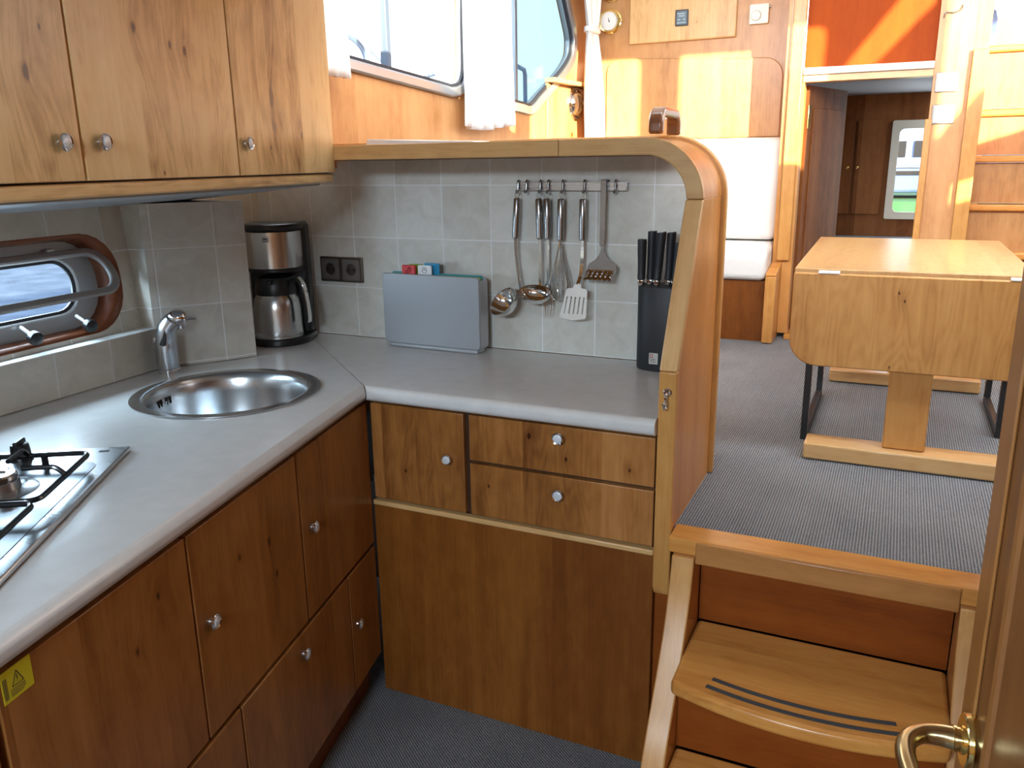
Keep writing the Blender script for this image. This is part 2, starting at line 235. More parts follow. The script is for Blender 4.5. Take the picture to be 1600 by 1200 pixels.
# ------------------------------------------------------------------ mesh helpers
ORG = {}
class B:
    def __init__(s): s.b = bmesh.new()
    def face(s, pts):
        vs = [s.b.verts.new(V(p)) for p in pts]; return s.b.faces.new(vs)
    def hexa(s, p):    # p: 8 points, bottom 4 then top 4
        v = [s.b.verts.new(V(q)) for q in p]
        for f in ((3, 2, 1, 0), (4, 5, 6, 7), (0, 1, 5, 4), (1, 2, 6, 5), (2, 3, 7, 6), (3, 0, 4, 7)): s.b.faces.new([v[i] for i in f])
        return s
    def box(s, x0, x1, y0, y1, z0, z1):
        return s.hexa([(x0, y0, z0), (x1, y0, z0), (x1, y1, z0), (x0, y1, z0), (x0, y0, z1), (x1, y0, z1), (x1, y1, z1), (x0, y1, z1)])
    def fbox(s, fr, s0, s1, t0, t1, z0, z1):
        return s.hexa([fr(s0, t0, z0), fr(s0, t1, z0), fr(s1, t1, z0), fr(s1, t0, z0), fr(s0, t0, z1), fr(s0, t1, z1), fr(s1, t1, z1), fr(s1, t0, z1)])
    def prism(s, pts, vec, holes=()):
        vec = V(vec); loops = [[V(p) for p in pts]] + [[V(p) for p in h] for h in holes]
        es = []; rings = []
        for lp in loops:
            vs = [s.b.verts.new(p) for p in lp]; rings.append(vs)
            for i in range(len(vs)): es.append(s.b.edges.new((vs[i], vs[(i + 1) % len(vs)])))
        if holes:
            r = bmesh.ops.triangle_fill(s.b, use_beauty=True, use_dissolve=False, edges=es); fs = [g for g in r['geom'] if isinstance(g, bmesh.types.BMFace)]
        else: fs = [s.b.faces.new(rings[0])]
        mp = {}
        for vs in rings:
            for v in vs: mp[v] = s.b.verts.new(v.co + vec)
        for f in fs: s.b.faces.new([mp[v] for v in reversed(f.verts)])
        for vs in rings:
            for i in range(len(vs)):
                a, c = vs[i], vs[(i + 1) % len(vs)]; s.b.faces.new([a, mp[a], mp[c], c])
        bmesh.ops.recalc_face_normals(s.b, faces=s.b.faces[:]); return s
    def sweep(s, path, section, closed=False, upv=None, scale=None, caps=True):
        """section: list of (a,b) in the frame (side, up)"""
        P = [V(p) for p in path]; n = len(P); T = []
        for i in range(n):
            if closed: t = P[(i + 1) % n] - P[i - 1]
            else: t = P[min(i + 1, n - 1)] - P[max(i - 1, 0)]
            T.append(t.normalized())
        nrm = V(upv) if upv is not None else (V((0, 0, 1)) if abs(T[0].z) < 0.9 else V((0, 1, 0)))
        rings = []
        for i in range(n):
            nn = V(upv) if upv is not None else nrm
            u = (nn - T[i] * nn.dot(T[i]))
            u = u.normalized() if u.length > 1e-6 else V((1, 0, 0)); nrm = u; sd = T[i].cross(u)
            k = scale[i] if scale else 1.0
            rings.append([s.b.verts.new(P[i] + sd * a * k + u * b_ * k) for a, b_ in section])
        m = len(section)
        for i in range(n if closed else n - 1):
            r0, r1 = rings[i], rings[(i + 1) % n]
            for j in range(m): s.b.faces.new([r0[j], r0[(j + 1) % m], r1[(j + 1) % m], r1[j]])
        if caps and not closed: s.b.faces.new(list(reversed(rings[0]))); s.b.faces.new(rings[-1])
        bmesh.ops.recalc_face_normals(s.b, faces=s.b.faces[:]); return s
    def tube(s, path, r, seg=12, closed=False, scale=None):
        return s.sweep(path, [(r * math.cos(2 * math.pi * i / seg), r * math.sin(2 * math.pi * i / seg)) for i in range(seg)], closed, None, scale)
    def bar(s, path, w, h, upv=None, closed=False, scale=None):
        return s.sweep(path, [(-w / 2, -h / 2), (w / 2, -h / 2), (w / 2, h / 2), (-w / 2, h / 2)], closed, upv, scale)
    def lathe(s, prof, org=(0, 0, 0), axis=(0, 0, 1), seg=32, ref=None, sx=1.0, a0=0, a1=360, caps=True):
        ax = V(axis).normalized(); rf = V(ref) if ref is not None else (V((1, 0, 0)) if abs(ax.x) < 0.9 else V((0, 1, 0)))
        x = (rf - ax * rf.dot(ax)).normalized(); y = ax.cross(x); o = V(org); rings = []; full = (a1 - a0 == 360)
        for r, h in prof:
            if r < 1e-6: rings.append([s.b.verts.new(o + ax * h)]); continue
            k = seg if full else seg + 1
            rings.append([s.b.verts.new(o + ax * h + x * (r * sx * math.cos(math.radians(a0 + (a1 - a0) * i / seg))) + y * (r * math.sin(math.radians(a0 + (a1 - a0) * i / seg)))) for i in range(k)])
        for a, b_ in zip(rings, rings[1:]):
            la, lb = len(a), len(b_)
            if la == 1 and lb == 1: continue
            m = max(la, lb); rng = range(m if full else m - 1)
            for i in rng:
                j = (i + 1) % m
                if la == 1: s.b.faces.new([a[0], b_[i], b_[j]])
                elif lb == 1: s.b.faces.new([a[i], b_[0], a[j]])
                else: s.b.faces.new([a[i], b_[i], b_[j], a[j]])
        for rr in (rings[0], rings[-1]):
            if len(rr) > 2 and full and caps: s.b.faces.new(rr)
        bmesh.ops.recalc_face_normals(s.b, faces=s.b.faces[:]); return s
    def grid(s, fn, nu, nv):
        vs = [[s.b.verts.new(V(fn(i / nu, j / nv))) for j in range(nv + 1)] for i in range(nu + 1)]
        for i in range(nu):
            for j in range(nv): s.b.faces.new([vs[i][j], vs[i + 1][j], vs[i + 1][j + 1], vs[i][j + 1]])
        return s
    def uvwall(s):
        uv = s.b.loops.layers.uv.verify()
        s.b.normal_update()
        for f in s.b.faces:
            n = f.normal
            h = V((n.x, n.y, 0))
            d = V((-h.y, h.x, 0)).normalized() if h.length > 0.3 else V((1, 0, 0))
            if abs(d.x) >= abs(d.y):
                if d.x < 0: d = -d
            elif d.y < 0: d = -d
            for l in f.loops: l[uv].uv = (l.vert.co.dot(d), l.vert.co.z if h.length > 0.3 else l.vert.co.y)
        return s
def mesh_obj(name, bb, mat, parent=None, org=None, bevel=0.0, seg=2, subsurf=0, sharp=32, solid=0):
    bm = bb.b
    if org is None:
        if parent is not None: org = ORG[parent.name]
        else:
            xs = [v.co for v in bm.verts]
            org = V(((min(p.x for p in xs) + max(p.x for p in xs)) / 2, (min(p.y for p in xs) + max(p.y for p in xs)) / 2, min(p.z for p in xs)))
    for v in bm.verts: v.co -= org
    me = bpy.data.meshes.new(name); bm.to_mesh(me); bm.free()
    for p in me.polygons: p.use_smooth = True
    me.set_sharp_from_angle(angle=math.radians(sharp))
    o = bpy.data.objects.new(name, me); C.objects.link(o); me.materials.append(mat); ORG[o.name] = V(org)
    if parent is not None: o.parent = parent
    else: o.location = org
    if solid:
        m = o.modifiers.new('solid', 'SOLIDIFY'); m.thickness = solid
    if bevel:
        m = o.modifiers.new('bevel', 'BEVEL'); m.width = bevel; m.segments = seg; m.limit_method = 'ANGLE'; m.angle_limit = math.radians(40); m.harden_normals = False
    if subsurf:
        m = o.modifiers.new('sub', 'SUBSURF'); m.levels = subsurf; m.render_levels = subsurf
    return o
def tag(o, label, cat, group=None):
    o['label'] = label; o['category'] = cat
    if group: o['group'] = group
    return o
def T(name, label, cat, loc, group=None):
    o = bpy.data.objects.new(name, None); C.objects.link(o); o.location = V(loc); o.empty_display_size = 0.05; ORG[o.name] = V(loc)
    return tag(o, label, cat, group)
def struct(name, bb, mat, **k):
    o = mesh_obj(name, bb, mat, **k)
    if k.get('parent') is None: o['kind'] = 'structure'
    return o
def arc(cx, cy, r, a0, a1, n):
    return [(cx + r * math.cos(math.radians(a0 + (a1 - a0) * i / n)), cy + r * math.sin(math.radians(a0 + (a1 - a0) * i / n))) for i in range(n + 1)]
def rrect(x0, x1, y0, y1, r, n=6):
    return arc(x1 - r, y1 - r, r, 0, 90, n) + arc(x0 + r, y1 - r, r, 90, 180, n) + arc(x0 + r, y0 + r, r, 180, 270, n) + arc(x1 - r, y0 + r, r, 270, 360, n)
def smooth(pts, n=6, closed=False):
    """Catmull-Rom through points"""
    P = [V(p) for p in pts]; out = []; m = len(P)
    rng = range(m if closed else m - 1)
    for i in rng:
        if closed: a, b_, c, d = P[i - 1], P[i], P[(i + 1) % m], P[(i + 2) % m]
        else: a, b_, c, d = P[max(i - 1, 0)], P[i], P[i + 1], P[min(i + 2, m - 1)]
        for k in range(n):
            t = k / n
            out.append(0.5 * ((2 * b_) + (c - a) * t + (2 * a - 5 * b_ + 4 * c - d) * t * t + (3 * b_ - a - 3 * c + d) * t ** 3))
    if not closed: out.append(P[-1])
    return out
def knob(parent, pos, nrm, r=0.0135, name='knob', pale=True):
    """round knob: chrome ring with a domed cap whose bluish sheen is painted, one mesh"""
    r *= 1.12; k_ = .62
    bb = B().lathe([(a_, h_ * k_) for a_, h_ in [(r * .55, 0), (r * .5, .006), (r * .70, .010), (r, .013), (r, .017), (r * .88, .0200), (r * .74, .0185), (r * .66, .0200), (r * .36, .0212), (0, .0216)]], pos, nrm, 32)
    k = mesh_obj(name, bb, CHROME, parent)
    if pale:
        k.data.materials.append(KNOBC); lo = V(pos) - ORG[parent.name]; n = V(nrm).normalized()
        for p in k.data.polygons:
            d = p.center - lo
            if (d - n * d.dot(n)).length < r * .76 and d.dot(n) > .0175 * k_: p.material_index = 1
    return k

# ================================================================== the setting
SZ = 0.64      # saloon floor
struct('floor_galley', B().box(-1.95, 1.75, -2.35, 2.25, -0.02, 0), CARP2)
struct('floor_saloon', B().box(-1.62, 1.93, 1.735, 4.06, SZ - .02, SZ), CARP)
struct('wall_back', B().prism([(-1.95, 2.20, .907), (-.432, 2.20, .907)] + [(-.533 + .101 * math.cos(math.radians(a)), 2.20, 1.3655 + .0965 * math.sin(math.radians(a))) for a in range(0, 91, 10)] + [(-1.95, 2.20, 1.462)], (0, .0345, 0)).uvwall(), TILE)
struct('trim_1', B().box(-1.66, -.44, 2.2355, 2.25, SZ, 1.365).box(-1.66, -.56, 2.2355, 2.25, 1.3651, 1.499), MW['bulk'])
# hull side above the ledge, leaning outwards, with the porthole cut through
def WA(y, z, t=0.0):   # t>0 towards outside
    return V((-1.85 - (0.074 * (y - 1.1) + 0.089 * (z - 1.02)) / 0.993 - t, y, z))
PH = rrect(0.62, 1.577, 1.036, 1.286, 0.105)
struct('wall_left', B().prism([WA(-.7, 1.018), WA(1.72, 1.018), WA(1.72, 1.93), WA(-.7, 1.93)], (-0.05, 0, 0), holes=[[WA(y, z) for y, z in PH]]).uvwall(), TILEL)
# low tiled upstand with a ledge on top
up_ = B().hexa([(-1.748, -.7, .907), (-1.838, 1.63, .907), (-1.99, 1.70, .907), (-1.90, -.7, .907), (-1.745, -.7, 1.018), (-1.835, 1.63, 1.018), (-1.99, 1.70, 1.018), (-1.90, -.7, 1.018)])
struct('trim_2', up_.uvwall(), TILEU)
struct('trim_3', B().hexa([(-1.742, -.7, 1.0185), (-1.833, 1.63, 1.0185), (-1.94, 1.66, 1.0185), (-1.842, -.7, 1.0185), (-1.742, -.7, 1.0215), (-1.833, 1.63, 1.0215), (-1.94, 1.66, 1.0215), (-1.842, -.7, 1.0215)]), WHITE)  # white sheet on the ledge: daylight from the porthole put into the colour
# tiled column between sink and coffee corner
struct('wall_column', B().prism([(-1.846, 1.622, .907), (-1.728, 1.773, .907), (-1.690, 1.842, .907), (-1.95, 1.842, .907), (-1.95, 1.622, .907)], (0, 0, .45)).uvwall(), TILEC)
struct('wall_recess', B().box(-1.985, -1.95, 1.842, 2.235, .907, 1.463).uvwall(), TILE)
# sloping liner under the wall cupboards
struct('trim_4', B().hexa([UR(-2.4, .035, 1.404), UR(-.03, .035, 1.398), (-1.945, 1.842, 1.352), (-1.83, -.6, 1.337),
                           UR(-2.4, .035, 1.410), UR(-.03, .035, 1.410), (-1.945, 1.842, 1.362), (-1.83, -.6, 1.347)]), OFFW)
# hull and house shell (mostly behind things; closes the rooms so that light comes in only through openings)
struct('hull_bottom', B().box(-2.3, 2.03, -2.5, 5.7, -.06, -.025), DBROWN)
struct('hull_side', B().box(-2.06, -2.03, -2.4, 2.0, -.02, 1.00), DBROWN)
struct('hull_side_port', B().box(-1.80, -1.78, 2.26, 4.3, -.02, 1.45), DBROWN)
struct('hull_side_starboard', B().box(2.0, 2.03, -2.4, 5.7, -.02, 1.85), DBROWN)
struct('hull_bulkhead', B().box(-2.06, 1.98, 2.262, 2.29, -.02, SZ - .025), DBROWN)
struct('wall_port_outer', B().box(-2.02, -1.99, 1.72, 2.3, .3, 2.0), MW['aft'])
struct('wall_forward', B().box(-2.0, .95, -2.4, -2.35, 0, 1.93), MW['bulk'])
struct('wall_galley_right', B().box(.92, .96, -2.35, 1.73, 0, 1.93), MW['aft'])
struct('wall_forward_left', B().box(-2.0, -1.95, -2.35, -.71, 0, 1.93), MW['bulk'])
struct('wall_dash', B().box(.30, 1.93, 1.755, 1.79, SZ, 1.914), MW['riser'])
hx0, hx1, hy0, hy1 = -.76, .06, -1.51, -.69
cg = B()
cg.box(-2.02, hx0, -2.4, 1.93, 1.93, 1.96); cg.box(hx1, 2.0, -2.4, 1.93, 1.93, 1.96); cg.box(hx0, hx1, -2.4, hy0, 1.93, 1.96); cg.box(hx0, hx1, hy1, 1.93, 1.93, 1.96)
struct('ceiling_galley', cg, WHITE)
struct('window_5', B().prism([(hx0 - .03, hy0 - .03, 1.96), (hx1 + .03, hy0 - .03, 1.96), (hx1 + .03, hy1 + .03, 1.96), (hx0 - .03, hy1 + .03, 1.96)], (0, 0, .05), holes=[[(hx0, hy0, 1.96), (hx1, hy0, 1.96), (hx1, hy1, 1.96), (hx0, hy1, 1.96)]]), ALU)
mesh_obj('sun_block_sheet', B().box(hx0 + .001, hx1 - .001, hy0 + .001, hy1 - .001, 1.940, 1.95), WHITE, bpy.data.objects['window_5'])  # added opaque white sheet, unseen: shuts the sun out above the hatch lamp
struct('ceiling_saloon', B().box(-1.75, 2.0, 1.93, 4.3, 2.75, 2.78), WHITE)
# windscreen over the galley roof, unseen: openings shaped to cast the sun patches
wf = B()
holes = []
for a_, b_ in ((-1.50, -.35), (-.25, .60), (.78, 1.31)):
    holes.append([(x, 1.90, z) for x, z in rrect(a_, b_, 1.945, 2.535, .03)])
holes.append([(x, 1.90, z) for x, z in [(1.37, 2.36), (1.50, 2.36), (1.72, 2.60), (1.72, 2.72), (1.65, 2.72)]])  # slot added to throw the diagonal sun band over the aft door
holes.append([(x, 1.90, z) for x, z in [(1.735, 2.02), (1.88, 2.24), (1.965, 2.24), (1.965, 2.72), (1.735, 2.72)]])  # corner opening cut so that sun reaches the switch column
wf.prism([(-1.75, 1.90, 1.915), (2.0, 1.90, 1.915), (2.0, 1.90, 2.75), (-1.75, 1.90, 2.75)], (0, .03, 0), holes=holes)
wfo = struct('window_6', wf, ALU)
# unseen starboard side, windows shaped to let the sun onto the stairs
sb = B(); hs = [[(1.95, y, z) for y, z in rrect(a_, b_, 2.05, 2.62, .02)] for a_, b_ in ((1.94, 2.72), (2.78, 3.95))]
sb.prism([(1.95, 1.93, SZ), (1.95, 4.3, SZ), (1.95, 4.3, 2.75), (1.95, 1.93, 2.75)], (.04, 0, 0), holes=hs); struct('wall_starboard', sb, MW['bulk'])

# ---- port side of the saloon with two windows
PD = V((.06, 1, 0)).normalized(); PN = V((PD.y, -PD.x, 0)); PP = V((-1.62, 2.2, 0))
def PW(s, z, t=0.0): return PP + PD * s + PN * t + V((0, 0, z))
_sm = smooth
def smooth2(pts, n=5):
    return [(p.x, p.y) for p in _sm([(a, b_, 0) for a, b_ in pts], n, True)]
W1 = smooth2([(.80, 2.25), (.79, 1.95), (.785, 1.80), (.755, 1.742), (.69, 1.722), (.60, 1.727), (.08, 1.765), (-.12, 1.78), (-.19, 1.84), (-.20, 2.05), (-.19, 2.25), (-.12, 2.30), (.3, 2.32), (.72, 2.30)])
W2 = smooth2([(.98, 2.30), (1.62, 2.33), (1.68, 2.22), (1.74, 2.12), (1.785, 2.04), (1.79, 1.985), (1.765, 1.93), (1.66, 1.855), (1.45, 1.745), (1.36, 1.695), (1.31, 1.685), (1.25, 1.690), (1.0, 1.705), (.95, 1.73), (.94, 1.80), (.94, 2.2)])
def offs(c, e):
    n = len(c); ar = sum(c[i][0] * c[(i + 1) % n][1] - c[(i + 1) % n][0] * c[i][1] for i in range(n)); sg = 1 if ar > 0 else -1; out = []
    for i in range(n):
        t = (V((c[(i + 1) % n][0] - c[i - 1][0], c[(i + 1) % n][1] - c[i - 1][1], 0))).normalized(); out.append((c[i][0] + sg * e * t.y, c[i][1] - sg * e * t.x))
    return out
struct('wall_port', B().prism([PW(-.28, 1.44), PW(.05, 1.44), PW(.05, 1.0), PW(2.04, 1.0), PW(2.04, 2.74), PW(-.28, 2.74)], -PN * .04, holes=[[PW(a, z) for a, z in W1], [PW(a, z) for a, z in W2]]), MW['port'])
def port_window(name, Wn, mull, tint2):
    fr = struct(name, B().prism([PW(a, z, .018) for a, z in offs(Wn, .030)], -PN * .05, holes=[[PW(a, z, .018) for a, z in offs(Wn, -.006)]]), ALU, bevel=.006)
    mesh_obj('rubber_seal', B().prism([PW(a, z, .008) for a, z in offs(Wn, -.004)], -PN * .012, holes=[[PW(a, z, .008) for a, z in offs(Wn, -.017)]]), RUB, fr)
    zs = [p[1] for p in Wn if abs(p[0] - mull) < .12]; z0 = min(zs); z1 = max(zs)
    mesh_obj('mullion', B().prism([PW(mull - .011, z0, .006), PW(mull + .011, z0, .006), PW(mull + .011, z1, .006), PW(mull - .011, z1, .006)], -PN * .03), MULL, fr, bevel=.002)
    g1 = [PW(min(a, mull), z, -.012) for a, z in Wn]; g2 = [PW(max(a, mull), z, -.018) for a, z in Wn]
    def dd(ps):
        o = [ps[0]]
        for p in ps[1:]:
            if (p - o[-1]).length > 1e-4: o.append(p)
        return o
    mesh_obj('forward_pane', B().prism(dd(g1), -PN * .004), GLASS, fr); mesh_obj('aft_pane', B().prism(dd(g2), -PN * .004), GLASSB if tint2 else GLASS, fr)
    return fr
port_window('window_1', W1, .300, False)
port_window('window_2', W2, 1.21, True)

# ---- porthole in the hull side
PHI = rrect(0.60, 1.515, 1.062, 1.250, 0.080)
pw = struct('window_3', B().prism([WA(y, z, .052) for y, z in rrect(.57, 1.556, 1.040, 1.280, .105)], (-.02, 0, 0), holes=[[WA(y, z, .052) for y, z in rrect(.62, 1.478, 1.088, 1.226, .062)]]), ALUG, bevel=.005)
rv = B(); n_ = len(PH)
o_ = [WA(y, z, -.001) for y, z in PH]; i_ = [WA(y, z, .055) for y, z in rrect(.60, 1.54, 1.047, 1.27, 0.10)]
for k in range(n_): rv.face([o_[k], o_[(k + 1) % n_], i_[(k + 1) % n_], i_[k]])
bmesh.ops.remove_doubles(rv.b, verts=rv.b.verts[:], dist=1e-5); bmesh.ops.recalc_face_normals(rv.b, faces=rv.b.faces[:])
mesh_obj('wooden_reveal', rv, MW['reveal'], pw, solid=-.006)
mesh_obj('outer_seal', B().prism([WA(y, z, .060) for y, z in rrect(.61, 1.488, 1.080, 1.234, .068)], (-.006, 0, 0), holes=[[WA(y, z, .060) for y, z in rrect(.63, 1.468, 1.096, 1.218, .055)]]), RUB, pw)
# hinged inner light swung in from its top edge
TH = math.radians(36)
def HI(y, h, t=0): # h downwards from hinge
    return WA(y, 1.243, .046) + V((math.sin(TH) * h + math.cos(TH) * t, 0, -math.cos(TH) * h + math.sin(TH) * t))
mesh_obj('hinged_light', B().prism([HI(y, h) for y, h in rrect(.60, 1.565, 0, .142, .062)], HI(0, 0, .014) - HI(0, 0, 0), holes=[[HI(y, h) for y, h in rrect(.63, 1.540, .020, .122, .045)]]), ALUG, pw, bevel=.004)
mesh_obj('light_glass', B().prism([HI(y, h, .006) for y, h in rrect(.628, 1.542, .018, .124, .045)], HI(0, 0, .004) - HI(0, 0, 0)), GLASS, pw)
for y in (1.283, 1.446):
    st = mesh_obj('latch', B().tube([WA(y, 1.080, .04), WA(y, 1.068, .015), WA(y, 1.062, .0)], .005, 10), ALUG, pw)
    mesh_obj('latch_knob', B().lathe([(.010, 0), (.0165, .003), (.0175, .010), (.0165, .019), (.010, .022), (0, .022)], WA(y, 1.060, .004), (1, -.1, -.22), 20), BLACK, st)
for y in (1.19, 1.41):
    mesh_obj('hinge', B().fbox(lambda s, t, z: WA(s, z, -t), y - .012, y + .012, -.05, -.036, 1.238, 1.256), ALU, pw, bevel=.002)

# ================================================================== galley: worktop
ZC = .905
Iin = V((-1.188, 1.672, 0)); FL = lambda s: Iin + LD * s
def nose(poly, front_edges, holes=()):
    """worktop slab: top at ZC, 40 mm thick, rounded front"""
    bb = B().prism([(p[0], p[1], ZC - .040) for p in poly], (0, 0, .040), holes=[[(p[0], p[1], ZC - .040) for p in h] for h in holes])
    es = []
    for e in bb.b.edges:
        a, c = e.verts
        if abs(a.co.z - c.co.z) > 1e-5: continue
        for (p, q) in front_edges:
            if ((a.co.xy - V(p).xy).length < 1e-4 and (c.co.xy - V(q).xy).length < 1e-4) or ((a.co.xy - V(q).xy).length < 1e-4 and (c.co.xy - V(p).xy).length < 1e-4): es.append(e)
    bmesh.ops.bevel(bb.b, geom=es, offset=.0165, offset_type='OFFSET', segments=6, profile=.5, affect='EDGES')
    return bb
wt = T('worktop', 'pale speckled L-shaped laminate worktop with rounded front edge and diagonal joint', 'worktop', (-1.19, 1.67, .865))
SC = V((-1.484, 1.503, 0)); SR = .228
hole = [(SC.x + .208 * math.cos(2 * math.pi * i / 48), SC.y + .208 * math.sin(2 * math.pi * i / 48)) for i in range(48)]
e_ = .0008
J0 = Iin; J1 = V((-1.79, 2.198, 0)); jn = (J1 - J0).normalized(); jp = V((jn.y, -jn.x, 0)) * e_
Lp = [FL(0) - jp, J1 - jp, V((-1.948, 2.198, 0)), V((-1.948, -.69, 0)), FL(-2.40)]
mesh_obj('left_worktop_section', nose(Lp, [(Lp[-1], Lp[0])], holes=[hole]), LAM, wt)
Rp = [FL(0) + jp, V((-.4385, 1.675, 0)), V((-.4385, 2.198, 0)), J1 + jp]
Rp[0] = V((Iin.x + .0012, 1.6735, 0))
mesh_obj('back_worktop_section', nose(Rp, [(Rp[0], Rp[1])]), LAM, wt)
mesh_obj('joint_strip', B().prism([(J0 - jp + jn * .02).to_tuple(), (J0 + jp + jn * .02).to_tuple(), (J1 + jp).to_tuple(), (J1 - jp).to_tuple()], (0, 0, .0375)), SEAM, wt).location = (0, 0, .866)
# sink
sk = T('sink', 'round stainless steel sink bowl set into the worktop', 'sink', (SC.x, SC.y, .74))
prof = [(.228, .906), (.228, .9085), (.205, .9095), (.198, .907), (.193, .902), (.188, .890), (.183, .86), (.178, .80), (.165, .765), (.14, .752), (.05, .748), (.034, .747), (0, .747), (0, .742), (.14, .746), (.17, .76), (.183, .80), (.188, .86), (.193, .885), (.2, .9005), (.205, .9045)]
mesh_obj('bowl', B().lathe([(r, z) for r, z in prof], (SC.x, SC.y, 0), (0, 0, 1), 72, caps=False), STEELS, sk)
ov = mesh_obj('overflow', B().lathe([(0, 0), (.0035, 0), (.0035, .003), (0, .0035)], (SC.x - .176, SC.y - .040, .868), (1, .25, .1), 12), CHROME, sk)
a0 = math.atan2(-.040, -.176)
for k, da in enumerate((-.13, -.065, .065, .13)):
    an = a0 + da; c_, s_ = math.cos(an), math.sin(an); rr = .1845
    t_ = V((-s_, c_, 0)); q0 = SC + V((c_ * (rr - .0015), s_ * (rr - .0015), 0))
    mesh_obj('overflow_slot', B().hexa([q0 - t_ * .0035 + V((0, 0, .857)), q0 + t_ * .0035 + V((0, 0, .857)), q0 + t_ * .0035 + V((c_ * .003, s_ * .003, .857)), q0 - t_ * .0035 + V((c_ * .003, s_ * .003, .857)),
        q0 - t_ * .0035 + V((0, 0, .879)), q0 + t_ * .0035 + V((0, 0, .879)), q0 + t_ * .0035 + V((c_ * .003, s_ * .003, .879)), q0 - t_ * .0035 + V((c_ * .003, s_ * .003, .879))]), DARK, ov)
mesh_obj('drain', B().lathe([(.034, .7485), (.034, .751), (.028, .752), (.02, .749), (0, .7495)], (SC.x, SC.y, 0), (0, 0, 1), 24), CHROME, sk)
# tap
FP = V((-1.785, 1.60, ZC)); fd = V((.86, .5, 0)).normalized(); fs = V((-fd.y, fd.x, 0))
tp = T('mixer_tap', 'squat satin chrome mixer tap standing behind the round sink', 'tap', FP)
mesh_obj('base_ring', B().lathe([(.0275, .0005), (.0275, .010), (.0262, .012), (0, .012)], FP, (0, 0, 1), 32), CHROME, tp)
pth_ = smooth([FP + V((0, 0, .0122)), FP + V((0, 0, .055)), FP + fd * .001 + V((0, 0, .090)), FP + fd * .010 + V((0, 0, .124)), FP + fd * .028 + V((0, 0, .145))], 5)
mesh_obj('body', B().tube(pth_, .0292, 28, scale=[1.0 - .24 * max(0, i / 20 - .35) for i in range(len(pth_))]), SATCH, tp, bevel=.002)
hd_ = mesh_obj('spray_head', B().lathe([(0, -.024), (.012, -.021), (.0205, -.012), (.0235, 0), (.0235, .010), (.021, .020), (.015, .026), (0, .028)], FP + fd * .036 + V((0, 0, .152)), fd + V((0, 0, -.2)), 28), CHROME, tp)
mesh_obj('aerator', B().lathe([(.0115, 0), (.0115, .012), (.0095, .013), (0, .013)], FP + fd * .047 + V((0, 0, .134)), (0, 0, -1), 16), SATCH, hd_)
mesh_obj('side_grip', B().sweep([pth_[4] + fs * -.024, pth_[9] + fs * -.0255 , pth_[15] + fs * -.0245], [(.010 * math.cos(a), .0035 * math.sin(a)) for a in [k * 6.2832 / 14 for k in range(14)]], upv=fs, scale=[.5, 1.0, .5]), BLACKM, tp)
mesh_obj('lever', B().tube([FP + fd * .060 + V((0, 0, .148)), FP + fd * .074 + V((0, 0, .149)), FP + fd * .088 + V((0, 0, .147))], .0042, 10, scale=[1.5, 1, .5]), CHROME, tp)
mesh_obj('control_cap', B().lathe([(.017, 0), (.021, .006), (.020, .016), (.012, .022), (0, .024)], FP - fd * .016 + fs * .004 + V((0, 0, .085)), (-fd.x * .55, -fd.y * .55, 1), 24), CHROME, tp)
# hob
HA = V((-1.347, 1.089, 0)); hu = V((.53, -.85, 0)).normalized(); hv = V((-hu.y, hu.x, 0)) * -1
hv = V((-.85, -.53, 0)).normalized()
def HB(u, v, z): return HA + hu * u + hv * v + V((0, 0, ZC + z))
hb = T('gas_hob', 'stainless steel gas hob with black wire pan supports set in the worktop', 'hob', HB(.3, .24, .0005))
hp = B().fbox(HB, 0, .60, 0, .49, .0005, .0105)
mesh_obj('steel_plate', hp, HOBS, hb, bevel=.003)
mesh_obj('recessed_tray', B().prism([HB(u, v, .0108) for u, v in rrect(.085, .575, .028, .462, .03)], (0, 0, .0006)), plain('tray_steel', (0.26, 0.27, 0.29), 0.30, 1.0), hb)
mesh_obj('maker_badge', B().fbox(HB, .022, .030, .032, .050, .0106, .0112), INK, hb)
for (u, v, r) in ((.215, .150, .033), (.445, .150, .026), (.215, .345, .026), (.445, .345, .033)):
    P_ = HB(u, v, 0)
    bn = mesh_obj('burner', B().lathe([(r * 1.9, .0112), (r * 1.7, .013), (r * 1.2, .015), (r * 1.05, .016), (r, .030), (r * .9, .032), (0, .032)], P_, (0, 0, 1), 40), STEELS, hb)
    mesh_obj('burner_cap', B().lathe([(r * .82, .0325), (r * .95, .034), (r * .95, .040), (r * .85, .043), (r * .45, .043), (r * .40, .040), (0, .040)], P_, (0, 0, 1), 40), STEELP, bn)
    mesh_obj('igniter', B().tube([P_ + hu * (-r * 1.25) + V((0, 0, .014)), P_ + hu * (-r * 1.25) + V((0, 0, .030))], .003, 8), WHITE, bn)
